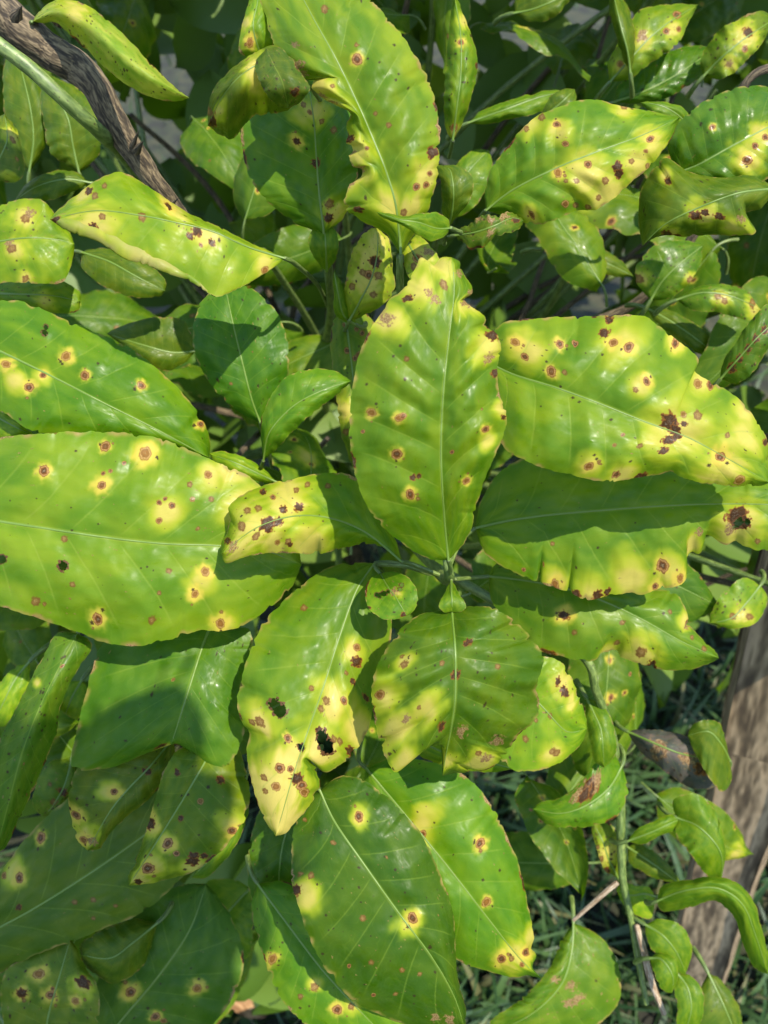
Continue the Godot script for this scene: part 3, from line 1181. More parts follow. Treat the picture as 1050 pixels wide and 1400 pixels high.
# Outlines are measured on the photograph's 1050 x 1400 frame; each leaf then gets its own distances in metres.
func middle_leaves() -> void:
	leaf("large upright leaf at the centre, lime green with scalloped yellow margins and brown ringed spots",
		[613, 766, 607, 700, 603, 620, 606, 540, 614, 460, 621, 400, 618, 352], [0.316, 0.296, 0.285, 0.282, 0.286],
		[585, 764, 555, 746, 520, 718, 497, 682, 484, 640, 478, 600, 479, 555, 485, 510, 496, 470, 512, 440, 526, 422, 534, 408, 547, 400, 556, 390, 566, 370, 577, 352, 592, 364, 603, 352],
		[632, 745, 645, 722, 650, 695, 663, 655, 676, 625, 690, 588, 692, 563, 683, 540, 680, 508, 684, 478, 681, 458, 665, 447, 662, 432, 643, 418, 634, 410, 646, 401, 645, 390, 634, 376, 628, 358],
		{"green": [124, 162, 34], "quilt": 0.0016, "puff": 0.005, "bite": 4.0, "sa": [0.002, 0.006, 0.004], "sb": [0.002, 0.007, 0.006], "rib": 2.4, "stalk": [616, 778, 0.325, 613, 790, 0.345]},
		[506, 564, 7, 0, 547, 571, 7, 0, 554, 568, 6, 1, 495, 588, 4, 1, 542, 618, 8, 0, 560, 677, 8, 0, 554, 490, 5, 2, 503, 525, 3, 4, 549, 472, 3, 4, 666, 586, 6, 0, 637, 657, 6, 0, 618, 620, 4, 1, 566, 652, 5, 3, 574, 649, 4, 3, 558, 408, 7, 3, 672, 458, 9, 3, 675, 510, 7, 3, 529, 437, 9, 5, 670, 488, 7, 5, 689, 568, 4, 3, 684, 537, 4, 5, 645, 400, 6, 5, 606, 390, 8, 2, 597, 410, 7, 5, 588, 398, 6, 5, 627, 372, 6, 5, 640, 412, 7, 5, 631, 540, 2, 4, 596, 491, 2, 4, 540, 485, 3, 4,
		530, 440, 46, 7, 575, 395, 50, 7, 665, 470, 42, 7, 686, 560, 26, 7, 668, 602, 24, 7, 600, 366, 42, 7, 650, 412, 36, 7])
	leaf("yellow-blotched curled leaf left of the central leaf, pointing left over the big leaf",
		[549, 768, 500, 728, 450, 708, 400, 706, 350, 722, 303, 757], [0.340, 0.334, 0.326, 0.316, 0.312, 0.315],
		[540, 735, 522, 706, 505, 676, 484, 652, 455, 646, 428, 648, 400, 655, 372, 660, 350, 667, 326, 680, 313, 693, 314, 708, 310, 728, 302, 744],
		[535, 756, 515, 745, 497, 744, 470, 749, 450, 755, 420, 757, 380, 756, 345, 759, 322, 766, 308, 770],
		{"green": [136, 176, 30], "sa": [0.010, 0.016, 0.012], "sb": [0.003, 0.006, 0.004], "wave": 0.007, "quilt": 0.001, "stalk": [565, 772, 0.346, 600, 786, 0.352]},
		[365, 718, 12, 3, 381, 714, 7, 3, 385, 697, 6, 3, 352, 693, 6, 2, 340, 700, 6, 2, 358, 672, 5, 3, 373, 679, 5, 1, 408, 695, 7, 3, 420, 660, 5, 2, 407, 671, 5, 2, 350, 735, 7, 2, 378, 742, 5, 1, 392, 740, 6, 2, 318, 748, 9, 5, 330, 720, 8, 2, 395, 746, 4, 3, 312, 740, 5, 3, 445, 664, 5, 2,
		345, 722, 70, 7, 330, 745, 50, 7, 395, 690, 60, 7, 420, 742, 55, 7, 395, 664, 40, 7, 375, 742, 45, 7])
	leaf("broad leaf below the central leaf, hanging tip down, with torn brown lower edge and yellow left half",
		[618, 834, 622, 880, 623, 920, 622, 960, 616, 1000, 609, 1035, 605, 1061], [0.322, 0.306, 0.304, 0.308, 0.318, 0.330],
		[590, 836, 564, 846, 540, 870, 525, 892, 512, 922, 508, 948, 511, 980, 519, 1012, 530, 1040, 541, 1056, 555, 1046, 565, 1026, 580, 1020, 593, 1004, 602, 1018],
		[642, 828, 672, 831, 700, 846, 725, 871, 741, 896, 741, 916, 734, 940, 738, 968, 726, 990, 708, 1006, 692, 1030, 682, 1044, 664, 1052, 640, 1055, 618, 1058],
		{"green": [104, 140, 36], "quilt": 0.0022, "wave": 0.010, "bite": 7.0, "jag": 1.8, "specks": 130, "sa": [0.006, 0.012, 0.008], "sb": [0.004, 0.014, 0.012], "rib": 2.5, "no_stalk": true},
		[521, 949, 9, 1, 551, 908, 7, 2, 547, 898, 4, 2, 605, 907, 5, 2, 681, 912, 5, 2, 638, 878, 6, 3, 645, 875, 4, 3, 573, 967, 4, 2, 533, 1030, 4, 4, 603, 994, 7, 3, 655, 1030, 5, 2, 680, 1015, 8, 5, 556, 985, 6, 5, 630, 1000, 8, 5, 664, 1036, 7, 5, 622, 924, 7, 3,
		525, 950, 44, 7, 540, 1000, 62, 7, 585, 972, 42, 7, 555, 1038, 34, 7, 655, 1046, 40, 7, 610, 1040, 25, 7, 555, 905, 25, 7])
	leaf("little winged stalk blade joining the hanging torn-edged leaf to the twig",
		[617, 794, 617, 808, 618, 822, 618, 836], [0.334, 0.322, 0.318, 0.320], [613, 800, 608, 812, 602, 822, 601, 830, 608, 837], [622, 800, 628, 812, 635, 822, 637, 830, 628, 837],
		{"green": [128, 166, 44], "specks": 4, "flecks": 2, "texel": 2.2, "cell": 2.4, "quilt": 0.0002, "rib": 2.4, "puff": 0.0003, "wave": 0.0005, "sa": [0.001], "sb": [0.001], "stalk": [614, 788, 0.345]}, [])
	leaf("small round leaf with a torn slit across it, between the central leaf and the leaf with holes",
		[520, 784, 530, 802, 542, 818, 556, 842], [0.346, 0.330, 0.322, 0.322],
		[507, 790, 500, 806, 501, 824, 510, 838, 526, 846, 542, 847], [535, 781, 553, 786, 568, 802, 571, 820, 567, 834],
		{"green": [124, 168, 40], "specks": 14, "texel": 2.0, "cell": 2.6, "edge": 0.12, "puff": 0.0004, "wave": 0.001, "quilt": 0.0003, "sa": [0.001], "sb": [0.002], "rib": 1.6, "stalk": [515, 772, 0.350, 560, 775, 0.357, 600, 786, 0.356]},
		[514, 815, 3.5, 6, 519, 814, 4.5, 6, 525, 813, 4.5, 6, 531, 811, 3.5, 6, 540, 809, 6, 5, 546, 806, 3.5, 6, 550, 802, 3.5, 6, 552, 840, 4, 3, 506, 831, 3, 3, 543, 811, 12, 7])
	leaf("leaf eaten through by two holes, yellowing towards its spotted tip, below the curled yellow leaf",
		[512, 770, 488, 806, 465, 868, 442, 940, 421, 1000, 401, 1060, 386, 1112, 377, 1143], [0.356, 0.348, 0.342, 0.336, 0.332, 0.330, 0.334],
		[470, 770, 430, 786, 392, 818, 361, 850, 345, 882, 330, 928, 324, 962, 331, 988, 341, 1002, 337, 1032, 345, 1072, 353, 1102, 366, 1128],
		[530, 792, 536, 850, 528, 898, 514, 942, 506, 990, 490, 1022, 470, 1042, 448, 1056, 435, 1050, 428, 1036, 434, 1058, 437, 1077, 424, 1100, 406, 1121, 393, 1138],
		{"green": [130, 168, 52], "yellow": 1.0, "sa": [0.012, 0.008, 0.006], "sb": [0.008, 0.010, 0.004], "puff": 0.005, "wave": 0.004, "rib": 1.6, "specks": 20, "stalk": [540, 770, 0.36, 590, 785, 0.365]},
		[418, 830, 6, 2, 487, 885, 7, 1, 487, 904, 8, 3, 473, 920, 4, 2, 483, 930, 5, 3, 470, 958, 7, 1, 445, 957, 7, 2, 438, 967, 6, 2, 355, 988, 9, 2, 346, 990, 6, 2, 425, 943, 5, 2, 500, 955, 6, 3, 475, 1025, 8, 3, 383, 1053, 9, 1, 405, 1064, 9, 3, 413, 1074, 9, 1, 415, 1085, 8, 1, 378, 1076, 8, 1, 362, 1063, 6, 2, 397, 1050, 6, 1, 392, 1009, 6, 0, 413, 1020, 6, 6, 375, 962, 9, 6, 382, 972, 11, 6, 440, 1008, 11, 6, 447, 1022, 12, 6, 436, 1000, 6, 3, 456, 1012, 6, 2, 465, 1015, 6, 2, 363, 1082, 5, 2,
		380, 1085, 80, 7, 460, 960, 52, 7, 440, 1020, 56, 7, 358, 990, 42, 7, 482, 892, 30, 7, 390, 1125, 60, 7, 490, 1000, 50, 7, 395, 1045, 62, 7])


func upper_leaves() -> void:
	leaf("long leaf at the top centre with its left margin eaten into a ragged brown edge",
		[548, 348, 546, 318, 540, 275, 528, 235, 510, 190, 486, 135, 458, 78, 430, 28, 400, -30], [0.316, 0.306, 0.300, 0.298, 0.300, 0.308],
		[526, 318, 496, 304, 476, 288, 471, 268, 477, 254, 494, 240, 494, 230, 482, 228, 474, 200, 476, 184, 475, 166, 478, 154, 462, 145, 440, 134, 427, 122, 427, 112, 433, 107, 414, 108, 396, 95, 376, 62, 362, 22, 357, -10],
		[566, 322, 582, 292, 596, 250, 601, 212, 601, 172, 595, 138, 584, 108, 566, 72, 540, 36, 516, 8, 480, -30],
		{"green": [136, 170, 40], "quilt": 0.0013, "puff": 0.005, "sa": [0.006, 0.003, 0.008], "sb": [0.006, 0.004, 0.010], "rib": 2.6, "edge": 0.25, "specks": 34, "bite": 7.0, "jag": 1.8, "stalk": [548, 372, 0.322, 549, 420, 0.350]},
		[488, 78, 8, 0, 487, 64, 4, 2, 444, 12, 7, 2, 379, 13, 3, 4, 515, 154, 4, 2, 530, 171, 5, 2, 501, 203, 4, 1, 592, 210, 9, 3, 586, 235, 5, 1, 569, 256, 7, 1, 583, 255, 6, 1, 553, 291, 6, 2, 541, 108, 3, 4, 558, 123, 3, 4, 540, 62, 3, 4, 402, 60, 5, 5, 407, 85, 8, 5, 412, 100, 7, 5, 440, 130, 6, 5, 455, 140, 6, 5, 472, 152, 5, 5, 477, 190, 6, 3, 480, 208, 5, 5, 486, 234, 8, 5, 477, 250, 6, 5, 488, 285, 7, 3, 455, 118, 4, 2,
		586, 240, 46, 7, 562, 282, 40, 7, 482, 205, 46, 7, 486, 245, 40, 7, 436, 118, 40, 7, 455, 140, 40, 7, 530, 280, 44, 7])
	leaf("green leaf half in shade behind the ragged top leaf, pale vein down its middle",
		[445, 346, 442, 312, 437, 270, 433, 220, 429, 165, 421, 110], [0.352, 0.345, 0.340, 0.338, 0.340, 0.346],
		[428, 316, 404, 306, 366, 276, 342, 244, 332, 206, 330, 172, 344, 140, 380, 118], [452, 316, 468, 300, 484, 268, 490, 226, 490, 180, 478, 140, 452, 112],
		{"green": [112, 158, 36], "puff": 0.002, "sa": [0.004], "sb": [0.006], "rib": 2.2, "stalk": [447, 362, 0.364, 449, 400, 0.42]},
		[415, 142, 5, 2, 424, 152, 5, 1, 439, 165, 5, 2, 457, 177, 6, 2, 405, 193, 7, 8, 433, 222, 7, 3, 450, 280, 8, 2, 449, 297, 7, 3, 430, 155, 38, 7, 458, 290, 36, 7])
	leaf("narrow winged stalk blade below the half-shaded leaf at the top",
		[447, 372, 446, 350, 445, 330, 444, 308], [0.362, 0.352, 0.348, 0.350], [436, 362, 424, 342, 422, 322, 432, 310], [456, 360, 463, 342, 462, 322, 454, 310],
		{"green": [124, 160, 44], "texel": 2.0, "cell": 2.6, "specks": 8, "quilt": 0.0002, "no_stalk": true}, [456, 330, 6, 5, 458, 322, 20, 7])
	var hooked := leaf("curled leaf hooked over like a claw with its dark underside showing, left of the top leaf",
		[424, 118, 392, 96, 360, 86, 328, 104, 302, 136, 284, 172], [0.322, 0.300, 0.290, 0.290, 0.300, 0.314],
		[412, 92, 394, 72, 372, 62, 348, 72, 322, 90, 300, 110, 288, 132, 284, 156], [414, 136, 394, 150, 368, 156, 346, 160, 330, 176, 318, 190, 300, 184],
		{"green": [119, 142, 45], "sa": [0.010, 0.014, 0.010], "sb": [0.008, 0.028, 0.016], "specks": 70, "wave": 0.004, "puff": 0.003, "rib": 2.0, "stalk": [440, 140, 0.345]},
		[290, 166, 8, 3, 285, 150, 8, 2, 300, 150, 24, 7, 345, 90, 30, 7])
	leaf("", [364, 66, 374, 88, 386, 112, 394, 148], [0.290, 0.284, 0.283, 0.290], [350, 84, 352, 108, 366, 132, 380, 144], [384, 66, 402, 84, 416, 106, 424, 122, 410, 140],
		{"green": [104, 128, 46], "fold_of": hooked, "no_rib": true, "no_stalk": true, "specks": 40, "puff": 0.003, "texel": 2.0, "sa": [0.008], "sb": [0.008]}, [404, 128, 7, 3])
	leaf("bright small leaf behind the hooked leaf, one ringed spot near its edge",
		[362, 84, 352, 62, 346, 34, 352, 4, 356, -30], [0.318, 0.312, 0.310, 0.312, 0.316], [342, 80, 327, 70, 330, 40, 338, 10, 346, -16], [372, 70, 372, 44, 366, 16, 364, -16],
		{"green": [140, 180, 40], "specks": 6}, [341, 57, 7, 0, 338, 30, 20, 7])
	leaf("rolled pale green pod-like leaf peppered with black specks, top left beside the bark branch",
		[44, 30, 78, 17, 118, 33, 160, 68, 205, 104, 259, 134], [0.330, 0.318, 0.310, 0.308, 0.312, 0.322],
		[54, 14, 80, 0, 110, 3, 138, 20, 168, 46, 202, 82, 234, 114], [56, 32, 76, 31, 96, 48, 122, 72, 150, 98, 182, 122, 218, 136, 244, 138],
		{"green": [194, 212, 150], "sa": [0.004, 0.012, 0.010, 0.003], "sb": [0.004, 0.016, 0.014, 0.003], "puff": 0.0, "wave": 0.001, "specks": 110, "flecks": 20, "no_rib": true, "rough": 0.55, "stalk": [30, 44, 0.345, 40, 62, 0.352]},
		[100, 15, 40, 7])
	leaf("bright leaf under the bark branch with its lower edge folded over along its length",
		[389, 353, 340, 338, 290, 316, 240, 304, 190, 294, 130, 288, 68, 300], [0.322, 0.312, 0.306, 0.304, 0.306, 0.312],
		[350, 335, 295, 308, 254, 289, 222, 268, 192, 248, 166, 235, 140, 242, 110, 262, 82, 284],
		[382, 360, 352, 380, 322, 396, 294, 406, 262, 388, 228, 376, 200, 366, 166, 355, 130, 330, 98, 320],
		{"green": [158, 190, 60], "sa": [0.004, 0.014, 0.010], "sb": [0.002, 0.004, 0.003, 0.003], "puff": 0.003, "wave": 0.002, "edge": 0.2, "flap": [382, 360, 352, 380, 322, 396, 296, 402, 274, 376, 240, 352, 205, 333, 172, 318, 140, 303, 104, 294, 84, 292], "stalk": [405, 362, 0.335, 436, 392, 0.41, 452, 430, 0.47]},
		[120, 262, 6, 3, 130, 270, 6, 2, 140, 256, 5, 2, 128, 310, 7, 3, 202, 331, 7, 3, 230, 283, 7, 8, 192, 296, 7, 2, 270, 320, 8, 3, 258, 324, 6, 3, 288, 333, 6, 3, 273, 335, 4, 1, 78, 300, 7, 3, 362, 370, 7, 1, 140, 298, 6, 2, 110, 260, 30, 7, 240, 290, 35, 7, 280, 325, 40, 7, 130, 310, 66, 7, 200, 345, 60, 7, 362, 375, 30, 7])
	leaf("spotted leaf at the upper right, vein rising to the right, its lower half yellow",
		[664, 288, 700, 260, 760, 230, 820, 206, 880, 184, 930, 160], [0.346, 0.338, 0.332, 0.330, 0.334, 0.342],
		[663, 260, 670, 234, 684, 212, 702, 192, 708, 182, 726, 165, 738, 156, 762, 147, 787, 138, 820, 137, 852, 146, 882, 150, 908, 156],
		[690, 295, 716, 304, 741, 306, 766, 298, 786, 288, 812, 287, 840, 270, 862, 250, 886, 230, 906, 206, 921, 182],
		{"green": [128, 170, 48], "quilt": 0.0013, "puff": 0.004, "sa": [0.002, 0.006], "sb": [0.004, 0.006], "stalk": [655, 300, 0.36, 640, 330, 0.40]},
		[763, 170, 6, 0, 738, 159, 6, 2, 720, 176, 5, 2, 771, 198, 6, 1, 803, 225, 7, 1, 763, 236, 7, 0, 774, 247, 4, 2, 789, 249, 5, 2, 844, 227, 8, 3, 849, 238, 7, 3, 826, 246, 6, 2, 865, 220, 5, 2, 891, 189, 6, 0, 884, 207, 4, 1, 885, 227, 5, 2, 772, 279, 7, 1, 788, 281, 5, 2, 804, 284, 5, 2, 819, 273, 5, 2, 726, 293, 6, 0, 853, 147, 6, 2,
		725, 165, 36, 7, 765, 180, 30, 7, 800, 240, 62, 7, 830, 262, 62, 7, 872, 222, 46, 7, 850, 148, 30, 7, 725, 295, 30, 7, 892, 192, 36, 7])
	leaf("glossy puckered leaf at the right edge, upper right, with strong white shine",
		[926, 236, 955, 225, 1000, 200, 1050, 174, 1100, 150], [0.356, 0.350, 0.346, 0.348, 0.354], [912, 200, 922, 176, 942, 154, 970, 135, 1000, 122, 1032, 117, 1070, 124],
		[944, 250, 974, 262, 1010, 260, 1050, 244, 1085, 210], {"green": [104, 148, 52], "quilt": 0.0012, "puff": 0.005, "rough": 0.38, "stalk": [905, 250, 0.38]},
		[975, 174, 5, 0, 1023, 218, 8, 0, 1032, 199, 6, 1, 1045, 187, 6, 1, 1025, 215, 42, 7, 1045, 185, 32, 7])
	leaf("folded leaf at the right edge with brown dead streaks in yellow on its lower half",
		[1062, 258, 1010, 264, 955, 284, 910, 306, 878, 336], [0.330, 0.326, 0.328, 0.334, 0.344], [1030, 240, 990, 243, 945, 236, 912, 216, 896, 228, 876, 262, 873, 302],
		[1040, 285, 1020, 292, 1034, 318, 1004, 322, 966, 321, 935, 324, 905, 322], {"green": [115, 142, 37], "sa": [0.006, 0.020, 0.016], "sb": [0.004, 0.012, 0.008], "specks": 40, "stalk": [1085, 262, 0.35]},
		[914, 248, 6, 3, 952, 294, 8, 3, 966, 290, 6, 3, 984, 295, 7, 3, 912, 319, 7, 3, 927, 322, 5, 3, 957, 247, 3, 4, 1014, 300, 6, 5, 965, 293, 34, 7, 920, 320, 26, 7, 1005, 308, 32, 7, 914, 245, 20, 7])
	leaf("narrow upright leaf with two ringed spots, top middle, right of the ragged leaf",
		[619, 192, 624, 150, 630, 100, 630, 50, 621, -6], [0.356, 0.348, 0.344, 0.346, 0.352], [610, 178, 607, 145, 609, 100, 613, 50, 617, 15], [628, 178, 640, 148, 651, 108, 652, 74, 641, 38, 630, 10],
		{"green": [134, 170, 38], "sa": [0.006], "sb": [0.006], "puff": 0.002, "stalk": [614, 215, 0.37]}, [628, 58, 6, 0, 622, 172, 7, 1, 632, 110, 2, 4, 620, 178, 18, 7, 638, 28, 20, 7])
	leaf("small pale underside of a young leaf standing at the foot of the spotted upper right leaf",
		[612, 312, 618, 290, 620, 262, 616, 234, 606, 226], [0.338, 0.330, 0.325, 0.324, 0.328], [606, 296, 604, 270, 602, 245, 596, 228], [628, 292, 642, 276, 647, 252, 640, 234, 622, 226],
		{"green": [115, 142, 43], "texel": 2.0, "cell": 2.6, "sa": [0.010], "sb": [0.002], "specks": 12}, [606, 230, 5, 5, 612, 252, 4, 3])
	leaf("small young leaf lying across the stalk of the ragged top leaf",
		[616, 312, 596, 312, 572, 304, 546, 300, 514, 290], [0.312, 0.304, 0.298, 0.297, 0.302], [606, 324, 590, 330, 572, 322, 550, 308, 528, 300], [612, 298, 594, 290, 572, 292, 550, 296, 528, 290],
		{"green": [128, 160, 50], "texel": 2.0, "cell": 2.6, "specks": 10, "rib": 1.6, "stalk": [630, 318, 0.335]}, [556, 300, 6, 5, 540, 298, 5, 5])
	leaf("gnawed young leaf with pale brown crumbs along its edge, left of the spotted upper right leaf",
		[622, 322, 648, 318, 672, 310, 700, 298, 716, 302], [0.345, 0.338, 0.334, 0.336, 0.340], [640, 306, 655, 294, 674, 298, 690, 290, 706, 294], [636, 336, 656, 340, 678, 324, 698, 316, 710, 312],
		{"green": [113, 142, 49], "jag": 3.4, "texel": 2.0, "cell": 2.6, "specks": 30, "wave": 0.006}, [655, 298, 6, 5, 670, 300, 6, 5, 690, 296, 7, 5, 672, 318, 6, 5, 706, 300, 6, 3])
	leaf("yellow leaf with a grey dead blotch, in the gap above left of the central leaf",
		[478, 438, 492, 412, 508, 380, 516, 345, 516, 312], [0.372, 0.364, 0.360, 0.358, 0.362], [470, 418, 472, 385, 480, 350, 492, 325, 504, 312], [500, 432, 528, 412, 540, 396, 536, 350, 530, 325],
		{"green": [150, 170, 60], "stalk": [468, 460, 0.41]}, [512, 360, 9, 3, 506, 374, 8, 1, 498, 372, 6, 2, 516, 378, 7, 2, 480, 391, 6, 2, 510, 404, 6, 2, 505, 350, 50, 7, 500, 385, 50, 7, 515, 330, 40, 7])
	leaf("stub of a yellow leaf with brown rings just above the tip of the central leaf",
		[552, 318, 562, 340, 576, 362, 590, 384], [0.330, 0.322, 0.318, 0.320], [548, 336, 552, 362, 564, 384], [568, 318, 586, 332, 600, 352, 606, 374],
		{"green": [150, 178, 60], "texel": 2.0, "cell": 2.8, "specks": 14}, [572, 352, 8, 1, 566, 364, 6, 2, 588, 345, 7, 5, 572, 350, 40, 7])
	leaf("leaf in dappled shade with paired brown spots, behind the left margin of the central leaf",
		[470, 420, 476, 460, 482, 510, 486, 560, 482, 640], [0.400, 0.392, 0.388, 0.388, 0.394], [455, 440, 452, 480, 458, 530, 466, 590], [500, 428, 520, 460, 524, 520, 512, 590],
		{"green": [140, 168, 66]}, [472, 446, 5, 1, 486, 451, 5, 1, 495, 455, 5, 1, 475, 479, 6, 1, 488, 483, 6, 1, 487, 489, 5, 1, 472, 590, 6, 2, 470, 560, 34, 7])
	leaf("thin folded young leaf standing on edge above the small leaf pair, left of the central leaf",
		[486, 444, 470, 432, 462, 400, 456, 366], [0.378, 0.368, 0.362, 0.360], [474, 442, 458, 430, 456, 400], [486, 438, 478, 420, 470, 395],
		{"green": [132, 164, 60], "texel": 2.0, "cell": 2.6, "sa": [0.010], "sb": [0.006]}, [458, 370, 5, 5])
	# behind, towards the top of the frame
	leaf("blurred yellow-green leaf with spot pairs near the top right", [834, 112, 858, 85, 885, 55, 915, 30, 955, 6], [0.44, 0.432, 0.43, 0.432, 0.44], [832, 86, 846, 56, 872, 16, 912, 6], [860, 108, 890, 86, 925, 62, 942, 30],
		{"green": [140, 172, 60]}, [925, 20, 7, 1, 911, 41, 6, 1, 929, 40, 5, 1, 849, 88, 6, 1, 878, 52, 8, 5, 878, 55, 26, 7, 920, 40, 24, 7, 850, 90, 20, 7])
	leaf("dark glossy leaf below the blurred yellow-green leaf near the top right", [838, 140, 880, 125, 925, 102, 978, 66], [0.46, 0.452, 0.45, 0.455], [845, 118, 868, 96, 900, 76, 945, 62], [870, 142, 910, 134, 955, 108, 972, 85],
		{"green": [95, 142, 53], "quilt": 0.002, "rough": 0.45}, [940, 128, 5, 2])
	leaf("yellow mottled blurred leaf in the top right corner", [962, 104, 985, 80, 1015, 55, 1060, 25], [0.44, 0.432, 0.43, 0.436], [958, 80, 980, 45, 1012, 25, 1040, 15], [985, 108, 1012, 92, 1040, 62],
		{"green": [120, 152, 50], "wave": 0.008}, [1025, 45, 8, 3, 1018, 68, 6, 1, 998, 88, 5, 5, 1020, 50, 36, 7, 1000, 85, 22, 7])
	leaf("leaf folded shut and seen edge on, between the blurred leaves at the top right", [862, 100, 858, 70, 850, 40, 838, -10], [0.425, 0.418, 0.416, 0.42], [852, 80, 842, 50, 832, 10], [866, 80, 868, 45, 856, 5],
		{"green": [115, 142, 51], "sa": [0.020], "sb": [0.014]}, [846, 20, 14, 7])
	leaf("plain green leaf at the very top right of the middle", [702, 18, 730, 12, 770, -6, 800, -30], [0.45, 0.444, 0.442, 0.446], [708, -6, 740, -24], [725, 30, 752, 26, 772, 10],
		{"green": [104, 146, 50]}, [])
	leaf("long blurred leaf lying level behind the narrow upright leaf", [640, 168, 690, 150, 740, 132, 782, 124], [0.43, 0.425, 0.425, 0.432], [660, 150, 700, 136, 745, 124], [662, 170, 712, 160, 760, 145],
		{"green": [134, 166, 66]}, [])
	leaf("small blurred leaf tip above the spotted upper right leaf", [742, 160, 762, 145, 776, 132, 786, 122], [0.42, 0.416, 0.414, 0.418], [744, 148, 756, 128, 772, 122], [766, 158, 782, 150, 788, 138], {"green": [118, 158, 50]}, [])
	leaf("yellow-rimmed leaf stub behind the right end of the spotted upper right leaf", [945, 180, 930, 160, 905, 145, 875, 140], [0.384, 0.376, 0.374, 0.378], [944, 162, 932, 146, 905, 139], [930, 180, 910, 166, 888, 152], {"green": [124, 160, 46], "edge": 0.4}, [929, 170, 6, 2, 935, 168, 24, 7])
	leaf("blurred grey-green leaf in the gap between the narrow leaf and the spotted upper right leaf", [610, 300, 625, 265, 640, 235, 668, 205], [0.45, 0.444, 0.442, 0.446], [612, 262, 622, 228, 645, 206], [640, 290, 664, 262, 674, 228], {"green": [128, 160, 110]}, [])


